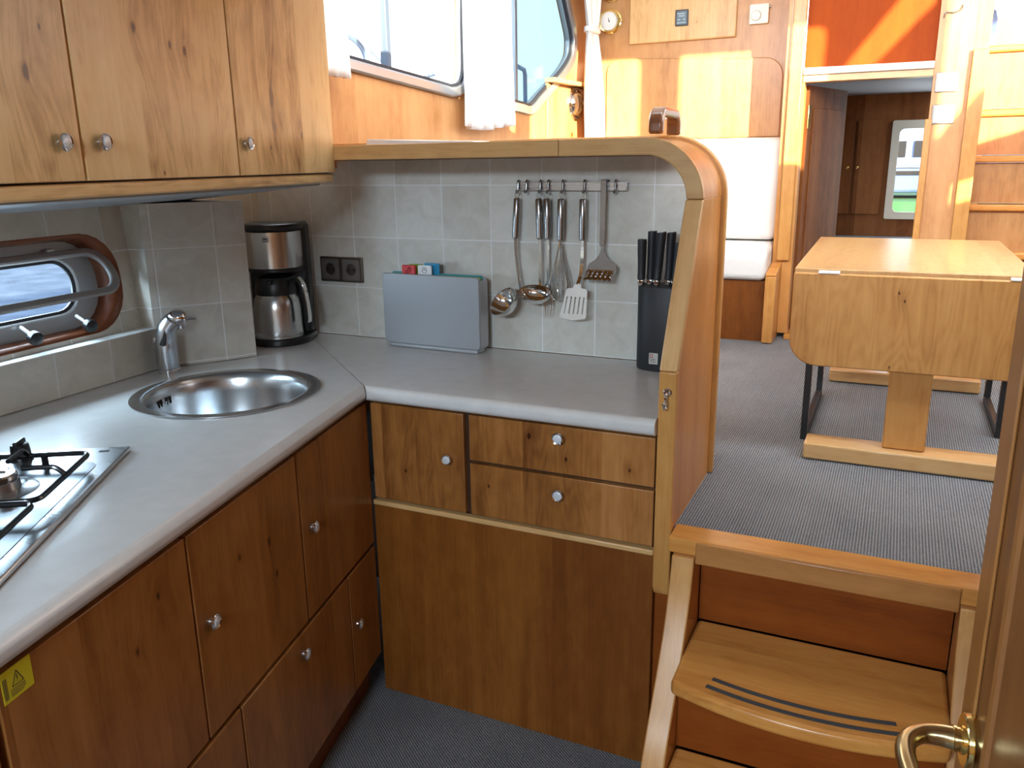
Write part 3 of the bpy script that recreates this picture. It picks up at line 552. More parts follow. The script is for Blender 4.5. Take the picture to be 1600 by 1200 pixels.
for (u0, u1) in ((.095, .325), (.335, .565)):
    zt = .044; um = (u0 + u1) / 2
    fr_ = mesh_obj('pan_support', B().tube([HB(u, v, zt - .012) for u, v in rrect(u0, u1, .040, .450, .02, 4)], .0048, 8, closed=True), IRON, hb)
    for vc in (.150, .345):
        for (p0, p1, p2) in (((u0, vc), (u0 + .035, vc), (u0 + .075, vc)), ((u1, vc), (u1 - .035, vc), (u1 - .075, vc))):
            mesh_obj('support_finger', B().tube(smooth([HB(*p0, zt - .012), HB(p0[0] * .6 + p1[0] * .4, p0[1], zt + .002), HB(*p1, zt + .004), HB(*p2, zt + .004)], 4), .0045, 8), IRON, fr_)
    for v_, sg in ((.040, 1), (.450, -1)):
        vc = .150 if sg > 0 else .345
        mesh_obj('support_finger', B().tube(smooth([HB(um, v_, zt - .012), HB(um, v_ + sg * .015, zt + .002), HB(um, v_ + sg * .03, zt + .004), HB(um, v_ + sg * .07, zt + .004)], 4), .0045, 8), IRON, fr_)
    for u_ in (u0 + .004, u1 - .004):
        for v_ in (.12, .37): mesh_obj('support_foot', B().tube([HB(u_, v_, zt - .012), HB(u_, v_, .011)], .006, 8), IRON, fr_)
for v_ in (.185, .245, .305, .365):
    kb = mesh_obj('control_knob', B().lathe([(.021, .011), (.021, .016), (.018, .018), (.0165, .036), (.0155, .040), (.010, .042), (0, .042)], HB(.045, v_, 0), (0, 0, 1), 28), BLACK, hb)
    mesh_obj('grip_ridge', B().fbox(HB, .045 - .019, .045 + .019, v_ - .005, v_ + .005, .020, .048), BLACK, kb, bevel=.003)

# ---- base cupboards on the left
def fdoor(fr, name, s0, s1, z0, z1, parent, mat, th=.018, g=.0028):
    return mesh_obj(name, B().fbox(fr, s0 + g, s1 - g, 0, th, z0 + g, z1 - g), mat, parent, bevel=.0018)
cb = T('base_cupboards', 'long row of cherry base cupboards under the sink and hob with round chrome knobs', 'cupboard', LR(-.8, .25, 0))
mesh_obj('carcass', B().fbox(LR, -2.1, .012, .020, .50, .105, .125).fbox(LR, -2.1, .012, .020, .034, .126, .860).fbox(LR, -.43, -.41, .035, .50, .126, .70).fbox(LR, -.83, -.81, .035, .50, .126, .86), DBROWN, cb)
mesh_obj('plinth', B().fbox(LR, -2.1, .0, .045, .06, .001, .104), MW['veneer'], cb)
FN = -LM
doors = [(-.41, -.003, .458, .857, (-.359, .666)), (-.815, -.41, .458, .857, (-.771, .672)), (-1.215, -.815, .458, .857, None), (-.191, -.003, .118, .452, (-.152, .298)), (-.709, -.191, .118, .452, (-.449, .400)), (-1.215, -.709, .118, .452, (-1.0, .400)), (-1.66, -1.222, .458, .857, (-1.62, .67)), (-1.66, -1.222, .118, .452, (-1.62, .35))]
for i, (s0, s1, z0, z1, kn) in enumerate(doors):
    d_ = fdoor(LR, 'door', s0, s1, z0, z1, cb, MW['lower'])
    if kn: knob(d_, LR(kn[0], 0, kn[1]), FN, .0125)
    if i == 2:
        st = mesh_obj('warning_sticker', B().fbox(LR, -1.205, -1.157, -.0008, .0002, .812, .855), YEL, d_)
        st['label'] = 'yellow warning sticker with black triangle'
        m_ = B(); q = lambda s, z: LR(s, -.0010, z)
        for a_, b_ in (((-1.190, .829), (-1.172, .829)), ((-1.172, .829), (-1.181, .8475)), ((-1.181, .8475), (-1.190, .829))): m_.bar([q(*a_), q(*b_)], .0011, .0002, upv=FN)
        m_.bar([q(-1.181, .842), q(-1.181, .835)], .0012, .0002, upv=FN); m_.bar([q(-1.181, .8333), q(-1.181, .8323)], .0012, .0002, upv=FN)
        for k in range(4): m_.bar([q(-1.193, .8255 - k * .0026), q(-1.170 - .003 * (k == 3), .8255 - k * .0026)], .0009, .0002, upv=FN)
        for k in range(3): m_.bar([q(-1.198 - k * .0022, .817), q(-1.198 - k * .0022, .846)], .0008, .0002, upv=FN)
        o2 = mesh_obj('sticker_print', m_, INK, d_)
# ---- wall cupboards
uc = T('wall_cupboards', 'knotty alder wall cupboards hanging above the sink', 'cupboard', UR(-.8, .15, 1.405))
mesh_obj('carcass', B().fbox(UR, -2.2, -.002, .020, .33, 1.428, 1.925), DBROWN, uc)
mesh_obj('end_panel', B().fbox(UR, -.0018, .0002, .002, .33, 1.429, 1.925), MW['upper'], uc)
mesh_obj('bottom_rail', B().fbox(UR, -2.2, -.008, .004, .035, 1.405, 1.4275), MW['rail'], uc, bevel=.004)
for s0, s1, kn in ((-.495, 0, (-.460, 1.497)), (-.965, -.495, (-.921, 1.491)), (-1.44, -.965, (-1.011, 1.489)), (-1.92, -1.44, None)):
    d_ = fdoor(UR, 'door', s0, s1, 1.428, 1.925, uc, MW['upper'], .020, .003)
    if kn: knob(d_, UR(kn[0], 0, kn[1]), FN, .0125)
# ---- drawer unit under the back worktop
du = T('drawer_unit', 'cherry drawer unit below the back worktop with two drawers and a small door', 'drawers', (-.82, 1.95, 0))
mesh_obj('carcass', B().box(-1.206, -.439, 1.722, 2.19, .585, .860), DBROWN, du)
RF = lambda s, t, z: V((s, 1.704 + t, z))
d_ = fdoor(RF, 'door', -1.203, -.924, .5885, .857, du, MW['drawer']); knob(d_, (-.973, 1.704, .731), (0, -1, 0), .0125)
d_ = fdoor(RF, 'drawer', -.914, -.440, .734, .857, du, MW['drawer']); knob(d_, (-.673, 1.704, .8255), (0, -1, 0), .0135)
d_ = fdoor(RF, 'drawer', -.914, -.440, .5885, .731, du, MW['drawer']); knob(d_, (-.673, 1.704, .683), (0, -1, 0), .0135)
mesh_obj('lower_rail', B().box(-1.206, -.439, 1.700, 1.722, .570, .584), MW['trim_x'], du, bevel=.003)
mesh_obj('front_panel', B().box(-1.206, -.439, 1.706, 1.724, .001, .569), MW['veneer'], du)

# ================================================================== divider and shelf
dv = T('partition', 'alder partition with rounded top corner and shelf around the galley end', 'partition', (-.42, 1.95, .5))
XO, XI = -.398, -.4375
ccx, ccz, ro, ri = XO - .135, 1.3655, .135, .097
def arch(ro_, ri_, x_left, ztop_extra=0):
    o1 = arc(ccx, ccz, ro_, 0, 90, 14); i1 = arc(ccx, ccz, ri_, 0, 90, 14)
    return o1 + [(x_left, ccz + ro_), (x_left, ccz + ri_)] + list(reversed(i1))
def XZ(pts, y): return [(a, y, b_) for a, b_ in pts]
mesh_obj('shelf_board', B().prism(XZ(arch(ro - .001, ri + .001, -1.605), 1.893), (0, .2245, 0)).box(-1.605, ccx, 2.1176, 2.2345, ccz + ri + .001, ccz + ro - .001), MW['veneer_y'], dv)
mesh_obj('curved_front_trim', B().prism(XZ(arc(ccx, ccz, ro, 0, 90, 14) + [(-.742, ccz + ro), (-.742, ccz + ri)] + list(reversed(arc(ccx, ccz, ri, 0, 90, 14))), 1.872), (0, .021, 0)), MW['trim_x'], dv, bevel=.003)
mesh_obj('shelf_front_trim', B().prism(XZ([(-.7425, ccz + ro), (-1.60, ccz + ro), (-1.60, ccz + ri), (-.7425, ccz + ri)], 1.872), (0, .021, 0)), MW['trim_x'], dv, bevel=.003)
side = [(1.715, .50), (1.715, 1.010), (1.893, 1.3655), (2.09, 1.3655), (2.09, .50)]
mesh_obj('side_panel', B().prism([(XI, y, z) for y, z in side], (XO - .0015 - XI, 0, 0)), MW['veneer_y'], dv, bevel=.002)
mesh_obj('sloping_front_trim', B().prism([(XI, y, z) for y, z in [(1.694, 1.012), (1.716, 1.012), (1.894, 1.3645), (1.872, 1.3645)]], (XO - XI, 0, 0)), MW['trim_s'], dv, bevel=.003)
mesh_obj('upright_front_trim', B().prism([(XI, y, z) for y, z in [(1.694, 1.011), (1.716, 1.011), (1.716, .485)] + [(1.716 - .022 * (1 - math.cos(math.radians(a_))) - 0, .485 - .012 * math.sin(math.radians(a_))) for a_ in (30, 60)] + [(1.694, .50)]], (XO - XI, 0, 0)), MW['trim_z'], dv, bevel=.004, seg=3)
ro2, ri2 = ro + .010, ri - .0
rim = arc(ccx, ccz, ro2, 0, 90, 14) + [(-1.61, ccz + ro2), (-1.61, ccz + ro - .004)] + list(reversed(arc(ccx, ccz, ro - .006, 0, 90, 14))) + [(ccx + ro - .006, SZ + .001), (ccx + ro2, SZ + .001)]
mesh_obj('rear_rim', B().prism(XZ(rim, 2.092), (0, .026, 0)), MW['trim_z'], dv, bevel=.004)
mesh_obj('rear_post', B().box(XI, XO - .012, 2.120, 2.196, SZ + .001, 1.3655), MW['veneer_y'], dv)
# coat hook on the partition
hk = T('coat_hook', 'small chrome hook screwed to the end of the partition', 'hook', (-.417, 1.692, .935))
mesh_obj('back_plate', B().lathe([(.0095, 0), (.0095, .002), (.007, .004), (0, .0045)], (-.417, 1.6936, .966), (0, -1, 0), 20), CHROME, hk)
mesh_obj('hook_arm', B().tube(smooth([(-.417, 1.692, .966), (-.417, 1.680, .962), (-.417, 1.679, .950), (-.417, 1.686, .944)], 5) + smooth([(-.417, 1.687, .940), (-.417, 1.678, .932), (-.417, 1.667, .936), (-.417, 1.664, .945)], 5), .0032, 10), CHROME, hk)
mesh_obj('hook_tip', B().lathe([(0, -.005), (.0045, -.002), (.0045, .002), (0, .005)], (-.417, 1.664, .947), (0, 0, 1), 14), CHROME, hk)
# grab handle
gh = T('grab_handle', 'varnished dark wood grab handle on top of the partition corner', 'handle', (-.545, 2.11, 1.5115))
ol = [(2.012, 1.5118)] + [(2.012 + .040 * (1 - math.cos(math.radians(a_))), 1.535 + .040 * math.sin(math.radians(a_))) for a_ in range(0, 91, 15)] + [(2.205 - .040 * (1 - math.sin(math.radians(a_))) , 1.535 + .040 * math.cos(math.radians(a_))) for a_ in range(0, 91, 15)] + [(2.205, 1.5118)]
hl = [(2.036, 1.5118)] + [(2.036 + .014 * (1 - math.cos(math.radians(a_))), 1.537 + .014 * math.sin(math.radians(a_))) for a_ in range(0, 91, 30)] + [(2.182 - .014 * (1 - math.sin(math.radians(a_))), 1.537 + .014 * math.cos(math.radians(a_))) for a_ in range(0, 91, 30)] + [(2.182, 1.5118)]
mesh_obj('grip', B().prism([(-.567, y, z) for y, z in ol + list(reversed(hl))], (.035, 0, 0)), MW['handle'], gh, bevel=.007, seg=4)
pf = tag(mesh_obj('plastic_wallet', B().hexa([(-1.363, 1.99, 1.5015), (-1.02, 1.99, 1.5015), (-1.02, 2.18, 1.5015), (-1.36, 2.18, 1.5015), (-1.36, 1.993, 1.518), (-1.03, 1.993, 1.506), (-1.03, 2.178, 1.508), (-1.355, 2.178, 1.520)]), PAPER, bevel=.003), 'flat white plastic wallet lying on the wooden shelf', 'wallet')

# ================================================================== things on the back worktop
# socket
sck = T('double_socket', 'bronze coloured double wall socket on the grey tiles', 'socket', (-1.623, 2.197, 1.083))
mesh_obj('cover_plate', B().prism([(x, 2.1995, z) for x, z in rrect(-1.705, -1.541, 1.083, 1.164, .004)], (0, -.009, 0)), BRONZE, sck, bevel=.002)
for cx in (-1.664, -1.583):
    ins = mesh_obj('socket_outlet', B().prism([(x, 2.190, z) for x, z in rrect(cx - .033, cx + .033, 1.0905, 1.1565, .003)], (0, -.003, 0), holes=[[(cx + .0205 * math.cos(a / 24 * 6.2832), 2.190, 1.1235 + .0205 * math.sin(a / 24 * 6.2832)) for a in range(24)]]), BRONZEM, sck, bevel=.001)
    mesh_obj('outlet_well', B().lathe([(.0205, 0), (.0205, .002), (.020, .0025), (.019, .0015), (0, .0015)], (cx, 2.1905, 1.1235), (0, -1, 0), 28), BRONZE, ins)
    for dx in (-.0095, .0095): mesh_obj('pin_hole', B().lathe([(.003, 0), (.003, .001), (0, .001)], (cx + dx, 2.189, 1.1235), (0, -1, 0), 12), DARK, ins)
# coffee maker
cmf = V((.42, -.907, 0)).normalized(); cmr = V((-cmf.y, cmf.x, 0)); CM = V((-1.765, 2.045, ZC))
def CF(r, f, z): return CM + cmr * r + cmf * f + V((0, 0, z))
cm = T('coffee_maker', 'black and brushed steel filter coffee maker with thermal jug in the tiled corner', 'coffee maker', CF(0, 0, .001))
def dshape(hw, fr_, bk, n=14):   # front is a half round, back is square
    return [(hw * math.cos(math.radians(a)), fr_ * math.sin(math.radians(a))) for a in [180 * i / n for i in range(n + 1)]] + [(-hw, -bk), (hw, -bk)]
mesh_obj('base', B().prism([CF(r, f, .001) for r, f in dshape(.097, .100, .085)], (0, 0, .022)), BLACK, cm, bevel=.004)
mesh_obj('water_tower', B().prism([CF(r, f, .023) for r, f in [(-.093, -.085), (.093, -.085), (.093, -.035), (.086, -.025), (-.086, -.025), (-.093, -.035)]], (0, 0, .345)), BLACK, cm, bevel=.005)
mesh_obj('brew_head_underside', B().prism([CF(r, f, .228) for r, f in dshape(.086, .082, .03)], (0, 0, .012)), BLACK, cm, bevel=.003)
bh = mesh_obj('steel_brew_head', B().prism([CF(r, f, .240) for r, f in dshape(.084, .084, .028)], (0, 0, .112)), STEELZ, cm, bevel=.002)
mesh_obj('maker_badge', B().prism([CF(r, .0855, z) for r, z in rrect(-.010, .010, .322, .338, .001, 2)], cmf * -.004, ), SATIN, bh)
mesh_obj('badge_print', B().bar([CF(-.006, .0862, .332), CF(.006, .0862, .332)], .003, .0006, upv=cmf).bar([CF(-.008, .0862, .3255), CF(.008, .0862, .3255)], .0012, .0006, upv=cmf), INK, bh)
mesh_obj('lid', B().prism([CF(r, f, .353) for r, f in dshape(.090, .088, .083)], (0, 0, .022)), BLACK, cm, bevel=.008, seg=3)
jc = CF(0, .018, 0)
jug = T('thermal_jug', 'brushed steel thermal jug with black lid standing in the coffee maker', 'jug', jc + V((0, 0, .0245)))
mesh_obj('jug_body', B().lathe([(.066, .026), (.0735, .028), (.075, .034), (.074, .05), (.073, .11), (.069, .142), (.060, .158), (.048, .162), (0, .162)], jc, (0, 0, 1), 48), STEELZ, jug)
mesh_obj('jug_base_ring', B().lathe([(.066, .0245), (.0765, .0245), (.0765, .0275), (.070, .0285), (0, .0285)], jc, (0, 0, 1), 48), STEEL, jug)
mesh_obj('jug_lid', B().lathe([(.062, .158), (.064, .168), (.060, .195), (.052, .210), (.03, .216), (0, .216)], jc, (0, 0, 1), 40), BLACK, jug)
hd = (cmr * .93 + cmf * .37).normalized()
def JH(r, z): return jc + hd * r + V((0, 0, z))
mesh_obj('jug_handle', B().bar(smooth([JH(.058, .196), JH(.080, .207), JH(.098, .188), JH(.108, .140), JH(.112, .092), JH(.110, .070)], 5), .022, .012, upv=hd), BLACK, jug, bevel=.003)
mesh_obj('handle_facing', B().bar(smooth([JH(.089, .2125), JH(.106, .188), JH(.1155, .140), JH(.1195, .092), JH(.1175, .072)], 5), .017, .003, upv=hd), STEELP, jug, bevel=.001)
mesh_obj('jug_spout', B().hexa([jc + cmf * .045 + cmr * -.012 + V((0, 0, .19)), jc + cmf * .045 + cmr * .012 + V((0, 0, .19)), jc + cmf * .072 + cmr * .006 + V((0, 0, .196)), jc + cmf * .072 + cmr * -.006 + V((0, 0, .196)),
    jc + cmf * .045 + cmr * -.012 + V((0, 0, .206)), jc + cmf * .045 + cmr * .012 + V((0, 0, .206)), jc + cmf * .072 + cmr * .006 + V((0, 0, .204)), jc + cmf * .072 + cmr * -.006 + V((0, 0, .204))]), BLACK, jug, bevel=.002)
# board case and its four boards
CX = V((-1.245, 2.132, ZC)); cth = math.radians(-2.0); cxr = V((math.cos(cth), math.sin(cth), 0)); cyr = V((-math.sin(cth), math.cos(cth), 0))
def KC(r, f, z): return CX + cxr * r + cyr * f + V((0, 0, z))
kc = T('board_case', 'silver plastic storage case standing against the tiled back wall', 'case', KC(0, 0, .0015))
mesh_obj('base_foot', B().prism([KC(r, f, .0015) for r, f in rrect(-.157, .157, -.024, .026, .008, 3)], (0, 0, .010)), SILVERE, kc, bevel=.002)
mesh_obj('front_shell', B().prism([KC(r, -.026, z) for r, z in rrect(-.168, .168, .0125, .2270, .012)], cyr * .006), SILVER, kc, bevel=.002)
mesh_obj('rear_shell', B().prism([KC(r, .022, z) for r, z in rrect(-.168, .168, .0125, .2215, .012)], cyr * .006), SILVERE, kc, bevel=.002)
rim_o = rrect(-.168, .168, .0125, .220, .012); rim_i = rrect(-.163, .163, .0175, .2405, .010)
mesh_obj('side_frame', B().prism([KC(r, -.0199, z) for r, z in [(-.168, .216), (-.168, .018), (-.163, .0125), (.163, .0125), (.168, .018), (.168, .216), (.163, .216), (.163, .018), (-.163, .018), (-.163, .216)]], cyr * .0418), SILVERE, kc, bevel=.001)
for nm, mt, f, t0, t1, lab in (('chopping_board', RED, -.017, -.100, -.054, 'red tabbed chopping board at the front of the silver case'), ('chopping_board', WPL, -.007, -.050, -.003, 'white tabbed chopping board with a bowl symbol in the silver case'),
                           ('chopping_board', GREEN, .003, -.088, -.040, 'green tabbed chopping board showing behind the red tab'), ('chopping_board', BLUE, .013, -.040, .012, 'blue tabbed chopping board at the rear of the silver case')):
    b_ = T(nm, lab, 'chopping board', KC(0, f, .019), 'chopping boards in the silver case')
    mesh_obj('board', B().prism([KC(r, f, z) for r, z in rrect(-.158, .158, .019, .2235 if f < 0.01 else .2275, .006)], cyr * .006), mt if mt is not BLUE else plain('teal_board', (.05, .32, .36), .4), b_, bevel=.001)
    tb = mesh_obj('tab', B().prism([KC(r, f - .0004, z) for r, z in rrect(t0, t1, .215, .2525 + max(0, f) * .35, .004)], cyr * .0068), mt, b_, bevel=.0008)
    if mt is WPL:
        pr = B(); cx_ = (t0 + t1) / 2; yy = f - .0010
        pr.tube([KC(cx_ + .0085 * math.cos(math.radians(a_)), yy, .2385 + .0085 * math.sin(math.radians(a_))) for a_ in range(180, 361, 20)], .0006, 6)
        pr.tube([KC(cx_ - .0085, yy, .2385), KC(cx_ + .0085, yy, .2385)], .0006, 6)
        for k in (-1, 0, 1): pr.tube([KC(cx_ + k * .005 + .0012 * math.sin(j * 1.6), yy, .2405 + j * .0016) for j in range(5)], .0005, 6)
        mesh_obj('tab_symbol', pr, INK, b_)
    if mt is RED:
        pr = B(); cx_ = (t0 + t1) / 2; yy = f - .0010
        pr.tube(smooth([KC(cx_ - .010, yy, .229), KC(cx_ - .009, yy, .234), KC(cx_ - .002, yy, .236), KC(cx_ + .001, yy, .244), KC(cx_ + .007, yy, .245), KC(cx_ + .008, yy, .237), KC(cx_ + .002, yy, .231), KC(cx_ - .005, yy, .228)], 4, True), .0012, 6, closed=True)
        mesh_obj('tab_symbol', pr, INKR, b_)
# utensil rail and its hooks
RY = 2.178
ur = T('utensil_rail', 'brushed steel wall rail with hooks holding the kitchen utensils', 'rail', (-.825, 2.19, 1.372))
mesh_obj('rail_bar', B().box(-.985, -.667, RY, RY + .006, 1.373, 1.397), STEEL, ur, bevel=.0008)
for x in (-.975, -.677): mesh_obj('rail_bracket', B().box(x - .009, x + .009, RY + .0065, 2.1995, 1.375, 1.395), SATIN, ur, bevel=.001)
HX = [-.983, -.957, -.915, -.891, -.848, -.785, -.697]
for x in HX:
    mesh_obj('rail_hook', B().tube(smooth([(x, RY - .001, 1.378), (x, RY - .002, 1.396), (x, RY + .003, 1.400), (x, RY - .004, 1.399), (x, RY - .006, 1.385), (x, RY - .008, 1.372), (x, RY - .014, 1.369), (x, RY - .017, 1.374)], 4), .0034, 8), SATIN, ur)
UY = RY - .012
def ring_loop(t, x, y=UY):
    return mesh_obj('hanging_loop', B().tube([(x + .0065 * math.cos(a), y, 1.362 + .009 * math.sin(a)) for a in [i * 6.2832 / 16 for i in range(16)]], .0011, 6, closed=True), STEELP, t)
def handle(t, top, bot, r=.0098):
    return mesh_obj('handle', B().tube([top, V(top) * .97 + V(bot) * .03, V(top) * .5 + V(bot) * .5, V(top) * .03 + V(bot) * .97, bot], r, 20, scale=[.8, 1, 1.02, .98, .75]), SATIN, t)
def utensil(name, lab, x): return T(name, lab, 'utensil', (x, UY, 1.0), 'utensils on the wall rail')
# ladle
t = utensil('soup_ladle', 'polished steel soup ladle hanging leftmost on the rail', -.99); ring_loop(t, -.983)
handle(t, (-.983, UY, 1.353), (-.990, UY, 1.240))
mesh_obj('shaft', B().bar(smooth([(-.990, UY, 1.245), (-.987, UY - .002, 1.19), (-.976, UY - .006, 1.12), (-.966, UY - .014, 1.082)], 5), .0085, .003, upv=(0, -1, 0)), STEELP, t, bevel=.0008)
bw = V((-1.008, UY - .046, 1.062)); ax = V((-.35, -.60, .62)).normalized()
mesh_obj('ladle_bowl', B().lathe([(r_ * 1.12, h_ * 1.12) for r_, h_ in [(0, -.032), (.016, -.029), (.030, -.019), (.038, -.006), (.042, .004), (.0435, .005), (.0405, .0045), (.036, -.005), (.0285, -.017), (.015, -.0265), (0, -.0295)]], bw, ax, 36), STEELP, t)
# sauce ladle with pouring lip
t = utensil('sauce_ladle', 'polished steel sauce ladle with pouring lip beside the soup ladle', -.91); ring_loop(t, -.915)
handle(t, (-.917, UY, 1.352), (-.914, UY, 1.240))
mesh_obj('shaft', B().bar(smooth([(-.914, UY, 1.245), (-.913, UY, 1.19), (-.912, UY - .003, 1.125), (-.910, UY - .010, 1.106)], 5), .0095, .003, upv=(0, -1, 0)), STEELP, t, bevel=.0008)
bw = V((-.913, UY - .040, 1.090)); ax = V((.10, -.55, .83)).normalized()
mesh_obj('ladle_bowl', B().lathe([(0, -.026), (.014, -.024), (.025, -.015), (.031, -.004), (.033, .004), (.034, .005), (.0315, .0045), (.029, -.004), (.0235, -.0135), (.013, -.0215), (0, -.0235)], bw, ax, 36, ref=(1, 0, 0), sx=1.45), STEELP, t)
# fork
t = utensil('carving_fork', 'steel carving fork hanging behind the whisk with two thin prongs', -.892); ring_loop(t, -.891)
handle(t, (-.893, UY + .002, 1.352), (-.891, UY + .002, 1.240))
mesh_obj('shaft', B().bar([(-.891, UY + .002, 1.245), (-.891, UY + .002, 1.18), (-.889, UY + .002, 1.122)], .009, .003, upv=(0, -1, 0)), STEELP, t, bevel=.0008)
mesh_obj('fork_shoulder', B().prism([(x, UY, z) for x, z in [(-.894, 1.124), (-.885, 1.124), (-.874, 1.108), (-.874, 1.085), (-.881, 1.085), (-.884, 1.095), (-.892, 1.095), (-.895, 1.085), (-.902, 1.085), (-.902, 1.108)]], (0, .003, 0)), STEELP, t, bevel=.001)
for dx in (-.010, .0115): mesh_obj('prong', B().tube([(-.888 + dx, UY + .001, 1.088), (-.889 + dx * .9, UY, 1.05), (-.890 + dx * .7, UY - .002, 1.018)], .0022, 8, scale=[1, .8, .2]), STEELP, t)
# whisk
t = utensil('balloon_whisk', 'steel wire balloon whisk in the middle of the rail', -.852); ring_loop(t, -.848)
handle(t, (-.850, UY, 1.352), (-.852, UY, 1.238))
for k in range(6):
    an = math.pi * k / 6; c_, s_ = math.cos(an), math.sin(an) * .8
    pts = [(0, 0), (.005, -.02), (.013, -.055), (.026, -.10), (.032, -.132), (.026, -.158), (.012, -.170), (0, -.172)]
    lp = [V((-.852 + r * c_, UY - .004 - r * s_, 1.240 + z)) for r, z in pts] + [V((-.852 - r * c_, UY - .004 + r * s_, 1.240 + z)) for r, z in reversed(pts[:-1])]
    mesh_obj('wire', B().tube(smooth(lp, 4), .0013, 6), STEELP, t)
# slotted turner
t = utensil('slotted_turner', 'steel turner with five slots hanging between whisk and masher', -.79); ring_loop(t, -.785)
handle(t, (-.786, UY, 1.352), (-.787, UY, 1.240))
mesh_obj('shaft', B().bar(smooth([(-.787, UY, 1.245), (-.787, UY, 1.19), (-.788, UY - .010, 1.145), (-.789, UY - .029, 1.122)], 5), .0105, .003, upv=(0, -1, 0)), STEELP, t, bevel=.0008)
def SPp(a, h): return V((-.789 + a - (.0 + h * .12), UY - .030 - .10 * h, 1.122 - h))
olp = [(-.010, 0), (-.012, .010), (-.027, .012), (-.031, .018), (-.039, .088), (-.036, .094), (0, .100), (.036, .094), (.039, .088), (.031, .018), (.027, .012), (.012, .010), (.010, 0)]
hls = []
for k in range(5):
    a = -.024 + k * .012; hls.append([SPp(a * (1 + .1 * (h / .1)) + b_, h) for b_, h in ((-.0022, .034), (.0022, .034), (.0022, .082), (-.0022, .082))])
mesh_obj('slotted_blade', B().prism([SPp(a, h) for a, h in olp], (0, .0018, .0001), holes=hls), steel('bright_blade', (.86, .85, .82), .34, (0, 0, 1)), t)
# masher
t = utensil('potato_masher', 'flat handled steel potato masher hanging rightmost on the rail', -.73)
mesh_obj('handle', B().bar([(-.727, UY - .004, 1.402), (-.727, UY - .004, 1.30), (-.728, UY - .004, 1.228)], .015, .003, upv=(0, -1, 0)), SATIN, t, bevel=.001)
mesh_obj('handle_bend', B().bar([(-.727, UY - .002, 1.402), (-.727, RY + .010, 1.402)], .015, .003), SATIN, t)
def MA(a, h, f=0): return V((-.727 + a, UY - .006 - f, 1.228 - h))
neck = [(-.005, 0), (.005, 0), (.004, .010), (.008, .024), (.022, .040), (.038, .050), (.042, .060), (.042, .068), (-.042, .068), (-.042, .060), (-.038, .050), (-.022, .040), (-.008, .024), (-.004, .010)]
mesh_obj('neck_plate', B().prism([MA(a, h) for a, h in neck], (0, .002, 0)), SATIN, t, bevel=.0006)
hls = []
for i in range(6):
    for j in range(3):
        a = -.034 + i * .0136; f = .006 + j * .0125; hls.append([MA(a + .0045 * math.cos(q_), .066 + f * .55, f + .0045 * math.sin(q_)) for q_ in [k * 6.2832 / 8 for k in range(8)]])
mesh_obj('mashing_plate', B().prism([MA(-.042, .066, 0), MA(.042, .066, 0), MA(.042, .066 + .042 * .55, .042), MA(-.042, .066 + .042 * .55, .042)], (0, 0, .002), holes=hls), STEELP, t)
for i in range(6):
    a = -.034 + i * .0136
    mesh_obj('scraper_tooth', B().tube([MA(a, .089, .040), MA(a + .001, .091, .044), MA(a + .002, .087, .047)], .0028, 8), STEELP, t)
# knife block and knives
kb = T('knife_block', 'matt black oval knife block standing at the right end of the worktop', 'knife block', (-.533, 2.142, ZC + .001))
KB0 = V((-.533, 2.142, ZC + .001))
def kbsec(z, n=40, sx=.100, sy=.052):
    l_ = z * .02
    out = []
    for i in range(n):
        a = 2 * math.pi * i / n; c_, s_ = math.cos(a), math.sin(a)
        out.append(KB0 + V((-.010 * 0 + sx * math.copysign(abs(c_) ** .75, c_) - l_ * .1, .0 + sy * math.copysign(abs(s_) ** .9, s_), z)))
    return out
bb = B(); zs = [0, .003, .11, .222, .225]; rg = []
for z in zs: rg.append([bb.b.verts.new(p) for p in kbsec(z, sx=.082 if z not in (0, .225) else .0805, sy=.053 if z not in (0, .225) else .0515)])
for r0, r1 in zip(rg, rg[1:]):
    for i in range(40): bb.b.faces.new([r0[i], r0[(i + 1) % 40], r1[(i + 1) % 40], r1[i]])
bb.b.faces.new(rg[-1]); bb.b.faces.new(list(reversed(rg[0])))
mesh_obj('block_body', bb, BLACKM, kb, sharp=50)
lb = mesh_obj('maker_label', B().prism([(-.556 + a, 2.0895 - abs(a) * .05, ZC + .022 + z) for a, z in rrect(-.012, .012, 0, .030, .001, 2)], (0, -.0015, 0)), plain('label_silver', (.55, .54, .50), .4, .3), kb)
pr = B(); pr.bar([(-.565, 2.0871, ZC + .0485), (-.557, 2.0871, ZC + .0485)], .0016, .0004, upv=(0, -1, 0)); pr.bar([(-.565, 2.0871, ZC + .040), (-.557, 2.0871, ZC + .040)], .0016, .0004, upv=(0, -1, 0))
pr.bar([(-.5645, 2.0871, ZC + .040), (-.5645, 2.0871, ZC + .0485)], .0016, .0004, upv=(0, -1, 0)); pr.bar([(-.558, 2.0871, ZC + .0415), (-.558, 2.0871, ZC + .047)], .0016, .0004, upv=(0, -1, 0))
mesh_obj('label_emblem', pr, REDI, lb)
pr = B()
for k in range(3): pr.bar([(-.565, 2.0871, ZC + .0355 - k * .004), (-.550, 2.0871, ZC + .0355 - k * .004)], .0012, .0004, upv=(0, -1, 0))
mesh_obj('label_print', pr, INK, lb)
KN = [(-.604, 2.122, 1.252, 0.0, 'leftmost and shortest black handled knife in the block'), (-.581, 2.137, 1.272, .003, 'second knife from the left in the block, thick black handle'),
      (-.553, 2.125, 1.270, .010, 'middle knife in the block, black handle leaning slightly right'), (-.530, 2.137, 1.270, .006, 'fourth knife from the left in the block, black handle with rounded end'), (-.508, 2.128, 1.245, .008, 'rightmost knife in the block, partly behind the partition')]
